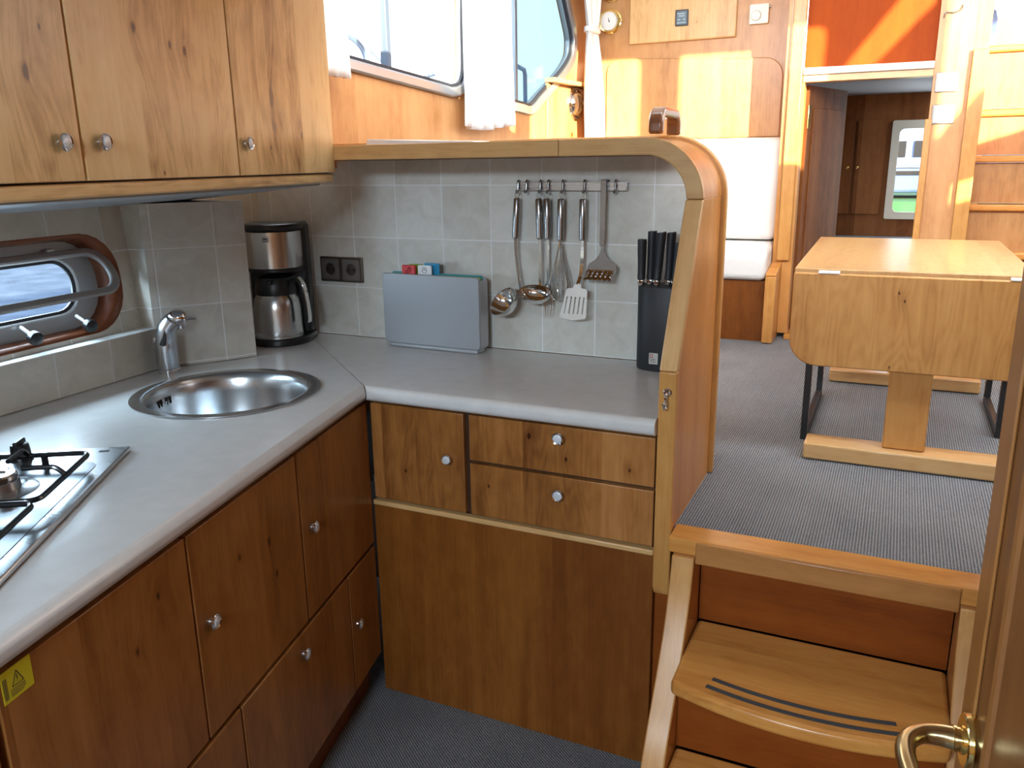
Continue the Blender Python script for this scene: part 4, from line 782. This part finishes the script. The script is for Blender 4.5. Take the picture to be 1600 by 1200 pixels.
for x, y, zt, ln, lab in KN:
    t = T('kitchen_knife', lab, 'knife', (x, y, ZC + .05), 'knives in the knife block')
    z0 = ZC + .2275
    mesh_obj('blade', B().box(x - ln - .0008, x - ln + .0008, y - .010, y + .010, ZC + .06, z0 - .001), STEELP, t)
    mesh_obj('bolster', B().bar([(x - ln, y, z0 - .002), (x - ln, y, z0 + .008), (x - ln * .9, y - .001, z0 + .016)], .016, .020, upv=(0, -1, 0)), STEELP, t, bevel=.003)
    mesh_obj('handle', B().sweep(smooth([(x - ln * .9, y - .001, z0 + .015), (x - ln * .6, y, z0 + .05), (x - ln * .2, y - .002, zt - .03), (x, y - .002, zt - .004), (x, y - .002, zt)], 4),
        [(.0105 * math.cos(a), .0125 * math.sin(a)) for a in [i * 6.2832 / 18 for i in range(18)]], upv=(0, -1, 0), scale=[1, .98, .95, .95, .96, .98, 1.0, 1.03, 1.06, 1.08, 1.1, 1.12, 1.12, 1.12, 1.1, 1.05, .8]), BLACKM, t)
    for zz in (.35, .75): mesh_obj('rivet', B().lathe([(.0022, 0), (.0022, .0004), (0, .0004)], (x - ln * .5, y - .0135, z0 + (zt - z0) * zz), (0, -1, 0), 10), BLACK, t)

# ================================================================== steps up to the saloon
sp = T('companion_steps', 'wooden steps with curved treads and sloping sides up to the carpeted saloon', 'steps', (-.08, 1.55, 0))
mesh_obj('landing_edge', B().box(-.396, .30, 1.664, 1.742, .607, .643), MW['tread'], sp, bevel=.003)
mesh_obj('landing_lip', B().box(-.333, .180, 1.652, 1.6635, .594, .6428), MW['lip'], sp, bevel=.003)
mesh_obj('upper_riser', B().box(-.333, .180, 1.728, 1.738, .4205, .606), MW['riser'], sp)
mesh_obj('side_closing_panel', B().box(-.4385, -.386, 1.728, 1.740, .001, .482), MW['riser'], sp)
mesh_obj('right_closing_panel', B().box(.232, .90, 1.743, 1.752, .001, .60), DBROWN, sp)
def stringer(name, x0, x1):
    ed = smooth([(0, 1.652, .606), (0, 1.628, .52), (0, 1.585, .430), (0, 1.530, .345), (0, 1.46, .245), (0, 1.385, .10), (0, 1.345, .002)], 4)
    back = [(1.7275, .002), (1.7275, .606)]
    return mesh_obj(name, B().prism([(x0, p.y, p.z) for p in ed] + [(x0, y, z) for y, z in back], (x1 - x0, 0, 0)), MW['stringer'], sp, bevel=.003)
stringer('stringer', -.384, -.335); stringer('stringer', .182, .232)
def tread(z, yb, yf, bulge):
    n = 16; fr_ = [(-.334 + .515 * i / n, yf - bulge * (1 - (2 * i / n - 1) ** 2)) for i in range(n + 1)]
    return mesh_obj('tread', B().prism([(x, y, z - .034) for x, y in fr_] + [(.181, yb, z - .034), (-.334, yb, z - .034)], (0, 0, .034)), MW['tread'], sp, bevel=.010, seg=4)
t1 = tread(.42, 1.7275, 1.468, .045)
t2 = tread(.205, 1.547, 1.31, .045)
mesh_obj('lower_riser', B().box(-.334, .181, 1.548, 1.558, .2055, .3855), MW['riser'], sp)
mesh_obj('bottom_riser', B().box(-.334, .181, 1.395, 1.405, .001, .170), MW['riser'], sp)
def fb(x): return 1.468 - .045 * (1 - (2 * (x + .334) / .515 - 1) ** 2)
for off, xa, xb in ((.062, -.256, .088), (.032, -.263, .098)):
    pts = [(xa + (xb - xa) * i / 14, fb(xa + (xb - xa) * i / 14) + off + (.0), .4208) for i in range(15)]
    mesh_obj('antislip_strip', B().bar(pts, .011, .0012, upv=(0, 0, 1)), GRIP, t1, bevel=.0003)['label'] = 'dark grey anti-slip strip'

# ================================================================== saloon table
tb = T('saloon_table', 'birch folding table with one leaf hanging down and a wooden trestle foot', 'table', (.05, 2.9, SZ))
TX0, TX1, TY0, TY1, TZ = -.243, .325, 2.335, 3.317, 1.1665
mesh_obj('tabletop', B().hexa([(TX0 + .002, TY0 + .003, TZ - .020), (TX1, TY0 + .003, TZ - .020), (TX1 + .0, TY1, TZ - .020), (TX0 - .016, TY1, TZ - .020), (TX0 + .002, TY0 + .003, TZ), (TX1, TY0 + .003, TZ), (TX1 + .0, TY1, TZ), (TX0 - .016, TY1, TZ)]), MW['tabletop'], tb, bevel=.003)
lf = [(x, TY0 - .030, z) for x, z in [(TX0 + .004, 1.157), (TX1, 1.157), (TX1, .908)] + arc(TX0 + .004 + .072, .908 + .072, .072, 270, 180, 8)]
lfo = mesh_obj('hanging_leaf', B().prism(lf, (0, .020, 0)), MW['table'], tb, bevel=.003)
for x in (-.178, .262):
    hg = mesh_obj('hinge', B().box(x, x + .052, TY0 - .031, TY0 - .004, 1.1575, 1.1605).tube([(x, TY0 - .010, 1.160), (x + .052, TY0 - .010, 1.160)], .0035, 10), WHITE, tb)
for y, nm in ((2.302, 'front'), (3.205, 'rear')):
    mesh_obj('foot_beam', B().box(-.180, .318, y, y + .095, SZ + .003, SZ + .048), MW['trim_x'], tb, bevel=.005)
    mesh_obj('pillar', B().box(.018, .122, y + .032, y + .062, SZ + .049, 1.145), MW['trim_z'], tb, bevel=.005)
mesh_obj('centre_beam', B().box(.045, .095, 2.365, 3.236, .98, 1.06), MW['trim_z'], tb, bevel=.003)
for x, ya, yb in ((-.196, 2.475, 3.00), (.330, 2.70, 3.12)):
    mesh_obj('steel_frame', B().box(x - .009, x + .009, ya, ya + .030, SZ + .001, 1.145).box(x - .009, x + .009, yb - .03, yb, SZ + .001, 1.145).box(x - .0085, x + .0085, ya + .0301, yb - .0301, SZ + .001, SZ + .028).box(x - .0085, x + .0085, ya + .0301, yb - .0301, 1.12, 1.145), BLACK, tb, bevel=.001)['label'] = 'black flat steel frame leg'

# ================================================================== settee
st = T('settee', 'built-in cherry settee base with raised end board beyond the partition', 'settee', (-.9, 4.0, SZ))
mesh_obj('base_front', B().box(-1.50, -.512, 3.842, 3.860, SZ + .001, .918), MW['veneer'], st)
mesh_obj('seat_deck', B().box(-1.50, -.512, 3.8605, 4.195, .895, .918), MW['veneer'], st)
eb = [(3.810, SZ + .004), (3.810, .940), (3.816, .946), (3.955, 1.005), (3.985, 1.04), (4.0, 1.10), (4.0, 2.50), (4.20, 2.50), (4.20, SZ + .004)]
eb = [(3.812, SZ + .004), (3.812, .944), (3.965, .975), (3.965, 2.54), (4.198, 2.54), (4.198, SZ + .004)]
mesh_obj('end_board', B().prism([(-.511, y, z) for y, z in eb], (.016, 0, 0)), MW['veneer_y'], st)
mesh_obj('end_board_trim', B().box(-.514, -.468, 3.795, 3.8115, SZ + .004, .944), MW['trim_z'], st, bevel=.003)
mesh_obj('armrest_cap', B().hexa([(-.514, 3.795, .9445), (-.468, 3.795, .9445), (-.468, 3.964, .976), (-.514, 3.964, .976), (-.514, 3.795, .957), (-.468, 3.795, .957), (-.468, 3.964, .989), (-.514, 3.964, .989)]), MW['tread'], st, bevel=.003)
mesh_obj('outer_board', B().prism([(-.4945, y, z) for y, z in eb[:2] + [(3.965, .975), (3.965, 1.2), (4.02, 1.2), (4.02, SZ + .004)]], (.024, 0, 0)), MW['veneer_y'], st)
mesh_obj('corner_post', B().box(-.492, -.435, 3.948, 3.964, 1.0, 2.54), MW['trim_z'], st, bevel=.005)
def cushion(name, lab, x0, x1, pts, r=.028):
    """pts: yz profile"""
    o = mesh_obj(name, B().prism([(x0, y, z) for y, z in pts], (x1 - x0, 0, 0)), LEATHER, bevel=r, seg=5, sharp=60)
    return tag(o, lab, 'cushion', 'white settee cushions')
cushion('seat_cushion', 'white leather seat cushion lying flat on the settee base', -1.46, -.516, [(3.815, .9195), (3.808, 1.04), (3.84, 1.068), (4.19, 1.078), (4.19, .9195)], .030)
cushion('back_cushion', 'tall white leather back cushion standing upright on the settee', -1.40, -.514, [(4.045, 1.082), (4.075, 1.545), (4.185, 1.550), (4.185, 1.082)], .034)

# ================================================================== aft bulkhead of the saloon
struct('wall_aft', B().box(-1.62, -.495, 4.200, 4.23, SZ, 2.55), MW['bulk'])
rp = [(-1.40, 1.30)] + [(-.507 - .0, 1.30)] + arc(-.507 - .085, 1.900 - .085, .085, 0, 90, 8) + [(-1.32, 1.925), (-1.40, 1.90)]
bp = tag(mesh_obj('backrest_panel', B().prism([(x, 4.1995, z) for x, z in [(-1.40, 1.551), (-.548, 1.551)] + arc(-.548 - .085, 1.905 - .085, .085, 0, 90, 8) + arc(-1.40 + .06, 1.94 - .06, .06, 90, 180, 5)], (0, -.012, 0)), MW['bulk'], bevel=.004), 'cherry panel with rounded corners fixed above the white back cushion', 'panel')
lk = T('locker_door', 'pale alder locker door with a small black display in its middle', 'locker door', (-.98, 4.18, 1.97))
mesh_obj('door_board', B().box(-1.285, -.772, 4.178, 4.1985, 2.002, 2.52), MW['bulkdoor'], lk, bevel=.006, seg=3)
dsp = mesh_obj('display_unit', B().prism([(x, 4.1775, z) for x, z in rrect(-1.057, -.995, 2.066, 2.138, .004)], (0, -.006, 0)), BLACK, lk, bevel=.001)
mesh_obj('display_face', B().box(-1.050, -1.002, 4.1702, 4.1714, 2.073, 2.131).box(-1.044, -1.034, 4.1696, 4.1701, 2.090, 2.098).box(-1.018, -1.008, 4.1696, 4.1701, 2.090, 2.098), DISP, dsp)
pr = B()
for k, (a, b_) in enumerate(((-1.046, -1.012), (-1.040, -1.012))): pr.bar([(a, 4.1695, 2.120 - k * .010), (b_, 4.1695, 2.120 - k * .010)], .004, .0004, upv=(0, -1, 0))
pr.bar([(-1.047, 4.1695, 2.080), (-1.005, 4.1695, 2.080)], .003, .0004, upv=(0, -1, 0)); pr.bar([(-1.043, 4.1692, 2.094), (-1.035, 4.1692, 2.094)], .005, .0004, upv=(0, -1, 0)); pr.bar([(-1.017, 4.1692, 2.094), (-1.009, 4.1692, 2.094)], .005, .0004, upv=(0, -1, 0))
mesh_obj('display_print', pr, plain('display_grey', (.35, .42, .48), .4), dsp)
th = T('thermostat', 'cream square thermostat with round dial on the wooden bulkhead', 'thermostat', (-.67, 4.185, 2.048))
mesh_obj('housing', B().prism([(x, 4.1985, z) for x, z in rrect(-.713, -.628, 2.050, 2.134, .006)], (0, -.022, 0)), CREAM, th, bevel=.002)
mesh_obj('dial', B().lathe([(.021, 0), (.021, .004), (.0195, .006), (0, .006)], (-.683, 4.176, 2.085), (0, -1, 0), 32), CREAM, th)
mesh_obj('dial_groove', B().lathe([(.0235, 0), (.0235, .0006), (.0215, .0006)], (-.683, 4.1762, 2.085), (0, -1, 0), 32), plain('groove_grey', (.35, .33, .28), .6), th)
mesh_obj('badge', B().box(-.652, -.640, 4.1752, 4.1762, 2.066, 2.081), SATIN, th)
mesh_obj('side_wheel', B().lathe([(.005, 0), (.005, .006), (0, .006)], (-.6275, 4.188, 2.120), (1, 0, 0), 12), SATIN, th)
def instrument(x, z, lab):
    t = T('barometer', lab, 'barometer', (x, 4.19, z - .055), 'brass instruments')
    mesh_obj('brass_case', B().lathe([(.058, 0), (.058, .006), (.052, .008), (.050, .022), (.054, .026), (.052, .030), (.044, .030), (.042, .026), (.042, .020), (0, .020)], (x, 4.1985, z), (0, -1, 0), 48), BRASS, t)
    df = mesh_obj('dial_face', B().lathe([(.042, .0), (.042, .001), (0, .001)], (x, 4.178, z), (0, -1, 0), 40), WHITE, t)
    mesh_obj('pointer', B().bar([(x - .004, 4.1765, z + .014), (x + .001, 4.1765, z - .006)], .003, .0008, upv=(0, -1, 0)).lathe([(.0035, 0), (.0035, .001), (0, .001)], (x, 4.1768, z), (0, -1, 0), 12), INK, df)
    ti = B()
    for k in range(24):
        a = k * 6.2832 / 24; ti.bar([(x + .034 * math.cos(a), 4.1767, z + .034 * math.sin(a)), (x + .038 * math.cos(a), 4.1767, z + .038 * math.sin(a))], .0008, .0003, upv=(0, -1, 0))
    mesh_obj('scale_marks', ti, plain('scale_grey', (.4, .4, .4), .6), df)
    for s_ in (-1, 1): mesh_obj('case_lug', B().box(x + s_ * .056 - .009, x + s_ * .056 + .009, 4.176, 4.190, z - .009, z + .009), BRASS, t, bevel=.003)
    return t
instrument(-1.388, 2.116, 'round brass barometer with white dial beside the tied curtain')
instrument(-1.382, 2.262, 'brass instrument above the barometer, only its lower rim in view')
# small board, shelf and lamp in the corner
cbn = T('corner_board', 'small wooden board with narrow shelf fixed under the slanted window', 'shelf', PW(1.72, 1.57, .02))
mesh_obj('board', B().fbox(lambda s, t, z: PW(s, z, t), 1.50, 1.985, .0008, .014, 1.50, 1.80), MW['port'], cbn, bevel=.002)
mesh_obj('shelf_strip', B().fbox(lambda s, t, z: PW(s, z, t), 1.49, 1.985, .0008, .055, 1.802, 1.822), MW['trim_x'], cbn, bevel=.003)
lp = T('wall_lamp', 'round chrome wall lamp half hidden behind the tied curtain', 'lamp', PW(1.78, 1.66, .02))
LC = PW(1.80, 1.725, .0145)
mesh_obj('back_ring', B().lathe([(.080, 0), (.080, .006), (.074, .012), (.066, .012), (.064, .006), (0, .006)], LC, PN, 48), CHROME, lp)
mesh_obj('lens', B().lathe([(.064, .007), (.056, .022), (.036, .034), (0, .040)], LC, PN, 40), plain('smoky_chrome', (.55, .56, .55), .12, 1.0), lp)
mesh_obj('cross_bar', B().bar([LC + PN * .012 + V((0, 0, -.07)) + PD * .02, LC + PN * .045, LC + PN * .012 + V((0, 0, .07)) - PD * .02], .008, .003, upv=PN), CHROME, lp)
bk = tag(mesh_obj('push_button', B().lathe([(.011, 0), (.011, .004), (.007, .006), (0, .007)], PW(1.76, 1.578, .0145), PN, 20), BRASS), 'tiny brass push button below the chrome wall lamp', 'button')

# curtains
def curtain(lab, s0, s1, z0, z1, t, folds, amp, pinch=None, flare=0.0, bot=None):
    bb = B(); nu = folds * 10; nv = 24
    def fn(u, v):
        z = z1 + (z0 - z1) * v; w_ = 1.0
        c_ = (s0 + s1) / 2; hw = (s1 - s0) / 2
        if pinch:
            pz, pw_ = pinch; d = (z - pz); w_ = pw_ + (1 - pw_) * min(1, abs(d) / (.30 if d > 0 else .34)) ** .7
            if d < 0: c_ += -d * flare
        else: w_ = 1 - .10 * (1 - v) * 0
        s = c_ + (u - .5) * 2 * hw * w_
        am = amp * (.6 + .4 * w_)
        off = am * math.sin(u * folds * 2 * math.pi + .6 * math.sin(v * 3 + u * 4)) + .3 * am * math.sin(u * folds * 4.3 * math.pi + 1.3)
        zz = z + (bot(u) * v if bot else 0)
        return PW(s, zz, t + off)
    bb.grid(fn, nu, nv)
    o = T('curtain', lab, 'curtain', PW((s0 + s1) / 2, z0, t), 'white curtains'); mesh_obj('cloth', bb, CLOTH, o, solid=.0015, sharp=80); return o
curtain('narrow white curtain end hanging next to the wall cupboards', -.16, -.01, 1.700, 2.40, .085, 3, .014)
cu = curtain('wide white pleated curtain hanging between the two side windows', .67, 1.08, 1.585, 2.40, .060, 5, .020, bot=lambda u: -.012 * math.sin(u * 5))
cu2 = curtain('white curtain gathered by a tie in the corner next to the barometer', 1.70, 1.99, 1.50, 2.42, .085, 4, .013, pinch=(2.06, .38), flare=.10)
mesh_obj('tie_band', B().lathe([(.030, -.014), (.034, -.010), (.034, .010), (.030, .014)], PW(1.845, 2.06, .085), (0, 0, 1), 24, ref=PD, sx=1.9), CLOTH, cu2)

# ================================================================== doorway to the aft cabin
struct('wall_over_door', B().box(-.434, .085, 3.985, 4.00, 1.826, 2.55), MW['orange'])
struct('trim_5', B().box(-.434, .072, 3.945, 4.00, 1.797, 1.8255), WHITE, bevel=.003)
struct('trim_6', B().box(-.434, .072, 3.960, 4.02, 1.768, 1.7965), MW['trim_x'], bevel=.002)
struct('trim_7', B().box(-.434, .30, 3.925, 4.06, SZ + .001, SZ + .022), MW['tread'], bevel=.003)
struct('trim_8', B().box(-.469, -.425, 3.9655, 4.05, SZ + .023, 1.767), MW['veneer_y'])
d1 = struct('door_1', B().box(0, .46, -.011, .011, .67, 1.762), MW['aft'], org=V((0, 0, 0)))
th_ = math.radians(90 - 16.5); d1.location = (-.423, 4.062, 0); d1.rotation_euler = (0, 0, th_)
def dchild(name, bb, mat, **k):
    o = mesh_obj(name, bb, mat, d1, org=V((0, 0, 0)), **k); return o
dchild('door_panel', B().prism([(x, -.0115, z) for x, z in rrect(.055, .405, .76, 1.67, .012)], (0, -.004, 0)), MW['aft'], bevel=.003)
dchild('door_hinge', B().box(-.004, .022, -.0165, -.0115, 1.58, 1.68), BRASS, bevel=.001)
# column with light switches
struct('wall_switches', B().box(.0725, .205, 3.965, 4.06, SZ + .023, 2.55), MW['port'])
struct('trim_9', B().box(.060, .086, 3.950, 3.9645, SZ + .023, 1.60), MW['trim_z'], bevel=.003)
for z, lab in ((1.742, 'upper square light switch on the sunlit wooden column'), (1.618, 'lower square light switch on the sunlit wooden column')):
    t = T('light_switch', lab, 'switch', (.124, 3.96, z - .04), 'light switches')
    mesh_obj('switch_frame', B().prism([(x, 3.9645, zz) for x, zz in rrect(.082, .166, z - .038, z + .038, .005)], (0, -.007, 0)), BRONZEM, t, bevel=.0015)
    mesh_obj('rocker', B().hexa([(.089, 3.957, z - .031), (.159, 3.957, z - .031), (.159, 3.9575, z - .031), (.089, 3.9575, z - .031), (.089, 3.951, z + .031), (.159, 3.951, z + .031), (.159, 3.9575, z + .031), (.089, 3.9575, z + .031)]), CREAM, t, bevel=.001)
tag(mesh_obj('loose_wire', B().tube(smooth([(.086, 3.962, 1.985), (.092, 3.957, 2.005), (.12, 3.955, 2.003), (.145, 3.956, 2.012), (.150, 3.962, 2.030)], 6), .0022, 8), SATIN), 'short loose wire on the column above the light switches', 'wire')
# companionway stair to starboard
cs = T('companionway_stairs', 'steep wooden stairs with pale nosings climbing behind the table on the right', 'stairs', (.6, 4.3, SZ))
mesh_obj('side_stile', B().box(.2055, .262, 3.945, 4.0, SZ + .023, 1.86), MW['trim_z'], cs, bevel=.003)
steps_z = [(.865, 3.99), (1.058, 4.06), (1.252, 4.14), (1.452, 4.22), (1.645, 4.31), (1.915, 4.40)]
for i, (z, y) in enumerate(steps_z):
    yb = steps_z[i + 1][1] if i + 1 < len(steps_z) else 4.9
    mesh_obj('stair_tread', B().box(.2625, 1.10, y - .035, yb - .0005, z - .030, z), MW['tread'], cs, bevel=.008, seg=3)
    zl = steps_z[i - 1][0] + .0005 if i else SZ + .023
    mesh_obj('stair_riser', B().box(.2625, 1.10, y - .012, y + .004, zl, z - .0305), MW['bulk'] if i > 1 else MW['veneer'], cs)
    if 1 < i < 5: mesh_obj('metal_nosing', B().box(.30, 1.08, y - .034, y - .012, z + .0003, z + .0023), SATIN, cs)
struct('wall_stair_side', B().box(.2055, .2615, 4.0005, 4.95, SZ, 2.55), MW['port'])
struct('wall_stair_end', B().box(.2055, 1.75, 4.95, 5.0, 1.6, 2.10), WHITE)  # painted white to stand in for glaring daylight at the stair head
struct('wall_stair_right', B().box(1.105, 1.93, 4.0, 4.05, SZ, 2.55), MW['bulk'])
w7 = struct('window_7', B().prism([(x, 4.949, z) for x, z in [(.30, 2.03), (.345, 2.03), (.345, 2.10), (.335, 2.135), (.31, 2.15)]], (0, -.004, 0)), plain('blue_dark_glass', (.06, .10, .28), .2))
# aft cabin
struct('floor_aft_cabin', B().box(-1.0, .30, 4.061, 5.6, SZ - .05, SZ - .001), CARP)
struct('ceiling_aft_cabin', B().box(-1.0, .2050, 4.235, 5.65, 1.812, 1.83).box(-.465, .2050, 4.03, 4.2345, 1.812, 1.83), OFFW)
w4 = [(x, 5.60, z) for x, z in rrect(-.052, .20, 1.120, 1.620, .025)]
struct('wall_stern', B().prism([(-1.0, 5.60, SZ), (.25, 5.60, SZ), (.25, 5.60, 1.811), (-1.0, 5.60, 1.811)], (0, .03, 0), holes=[w4]), MW['aft'])
struct('wall_aft_cabin_left', B().box(-1.03, -1.0, 4.235, 5.65, SZ, 1.83), MW['aft'])
f4 = struct('window_4', B().prism([(x, 5.598, z) for x, z in rrect(-.085, .235, 1.088, 1.660, .012)], (0, -.022, 0), holes=[[(x, 5.598, z) for x, z in rrect(-.042, .19, 1.130, 1.612, .03)]]), CREAM, bevel=.004)
mesh_obj('pane', B().box(-.050, .198, 5.606, 5.610, 1.122, 1.618), GLASS, f4)
wr = T('wardrobe_doors', 'dark wooden cupboard doors with tiny brass knobs in the aft cabin', 'cupboard', (-.25, 5.59, 1.1))
for x0, x1, kx in ((-.47, -.290, -.312), (-.272, -.115, -.256)):
    dd_ = mesh_obj('door', B().box(x0, x1, 5.580, 5.598, 1.115, 1.665), MW['aft'], wr, bevel=.002)
    knob(dd_, (kx, 5.580, 1.393), (0, -1, 0), .009, pale=False).data.materials[0] = BRASS
tag(mesh_obj('bunk', B().box(-.99, .20, 5.20, 5.575, SZ + .001, .985), CARP), 'low grey carpeted step below the aft cabin cupboards', 'step')

# ================================================================== open door in the foreground
d2 = struct('door_2', B().box(0, .70, -.018, .018, -.85, .62), MW['door'], org=V((0, 0, 0)), bevel=.004)
# leaf: leading edge at (0.106,.850), swings back towards the camera's right
d2.location = (.1255, .850, 1.145); d2.rotation_euler = (0, math.radians(-1.7), math.radians(-90 + 6.5))
def d2c(name, bb, mat, par=None, **k): return mesh_obj(name, bb, mat, par or d2, org=V((0, 0, 0)), **k)
# faces: local -y side looks to the camera's left
d2c('edge_moulding', B().box(.004, .046, -.0215, -.0181, -.84, .61), MW['lip2'], bevel=.0015)
d2c('inner_moulding', B().tube([(.098, -.018, -.84), (.098, -.018, .61)], .006, 10), MW['door'])
hz = -.236; hx = .052
rs = d2c('handle_rose', B().lathe([(.026, -.004), (.026, .005), (.0255, .0055), (.026, .006), (.0255, .0095), (.024, .0105), (.020, .0105), (0, .0105)], (hx, -.0182, hz), (0, -1, 0), 48), BRASS)
d2c('handle_neck', B().lathe([(.0135, .0095), (.0135, .012), (.0115, .0125), (.0115, .016), (.0125, .0165), (.0125, .019), (.011, .0195)], (hx, -.0182, hz), (0, -1, 0), 32), BRASS, rs)
pth = smooth([(hx, -.036, hz), (hx, -.050, hz + .001), (hx + .004, -.066, hz + .001), (hx + .018, -.079, hz), (hx + .040, -.083, hz - .001), (hx + .075, -.080, hz - .003), (hx + .115, -.074, hz - .004)], 6)
dl = d2c('door_lever', B().tube(pth, .0112, 20, scale=[1.0 - .18 * min(1, i / 12) for i in range(len(pth))]), BRASSP, rs)

# ================================================================== outside
struct('water_outside', B().box(-60, -2.6, -20, 60, .35, .40), plain('water', (.085, .12, .18), 1.0, noise=.6, nscale=4, bump=1.0, ior=1.05))
struct('ground_bank', B().box(-30, 30, 11.8, 24, .2, .90), plain('grass_bank', (.035, .13, .045), .9, noise=.4, nscale=6))
struct('side_deck', B().box(-2.5, -1.84, 2.3, 5.6, 1.40, 1.43), WHITE)
rl = T('deck_rail', 'bluish steel deck rail outside the forward side window', 'rail', (-2.25, 2.7, 1.7))
mesh_obj('rail_tube', B().tube(smooth([(-2.35, 2.95, 2.06), (-2.33, 3.15, 2.035), (-2.30, 3.33, 1.99), (-2.29, 3.40, 1.90), (-2.28, 3.43, 1.72), (-2.28, 3.44, 1.431)], 6), .013, 10), plain('rail_blue_steel', (.20, .30, .42), .3, .4), rl)
rp = B(); 
for i in range(14):
    u = i / 13; c0 = V((-2.285, 3.415 + .55 * u, 1.960 - .07 * u - .06 * math.sin(u * math.pi)))
    c1 = V((-2.285, 3.415 + .55 * (u + 1 / 13), 1.960 - .07 * (u + 1 / 13) - .06 * math.sin((u + 1 / 13) * math.pi)))
    rp.tube([c0, (c0 + c1) / 2 + V((0, 0, .004)), c1], .008, 8, scale=[.6, 1.1, .6])
tag(mesh_obj('mooring_rope', rp, plain('rope_blue', (.18, .26, .36), .7)), 'sagging bluish twisted rope seen through the side window', 'rope')
rl2 = tag(mesh_obj('deck_fitting', B().tube([(-2.3, 4.95, 2.06), (-2.3, 5.20, 2.03), (-2.3, 5.215, 2.0), (-2.3, 5.22, 1.431)], .014, 10), plain('fitting_blue', (.20, .30, .46), .4)), 'short bluish rail end outside the slanted window', 'rail')
bt = T('moored_boat', 'pale blue and white boat moored behind the aft cabin window', 'boat', (.1, 10, .6))
mesh_obj('hull', B().prism([(-1.6, 12.6, .98), (1.4, 12.6, .98), (1.8, 12.6, 1.32), (-2.0, 12.6, 1.28)], (0, 1.4, 0)), plain('boat_hull_blue', (.10, .16, .30), .4), bt, bevel=.05)
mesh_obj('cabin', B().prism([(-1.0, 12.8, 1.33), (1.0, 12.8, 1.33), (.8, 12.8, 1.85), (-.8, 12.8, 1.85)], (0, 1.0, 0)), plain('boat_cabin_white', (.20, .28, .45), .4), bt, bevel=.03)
mesh_obj('rubbing_strake', B().box(-1.9, 1.7, 12.56, 12.598, 1.22, 1.27), BLACK, bt)
mesh_obj('cabin_window', B().box(-.55, .0, 12.77, 12.798, 1.45, 1.66).box(.1, .6, 12.77, 12.798, 1.45, 1.66), BLACK, bt)
mesh_obj('keel_support', B().box(-.9, -.6, 12.8, 13.6, .901, 1.0).box(.4, .7, 12.8, 13.6, .901, 1.0), BLACK, bt)
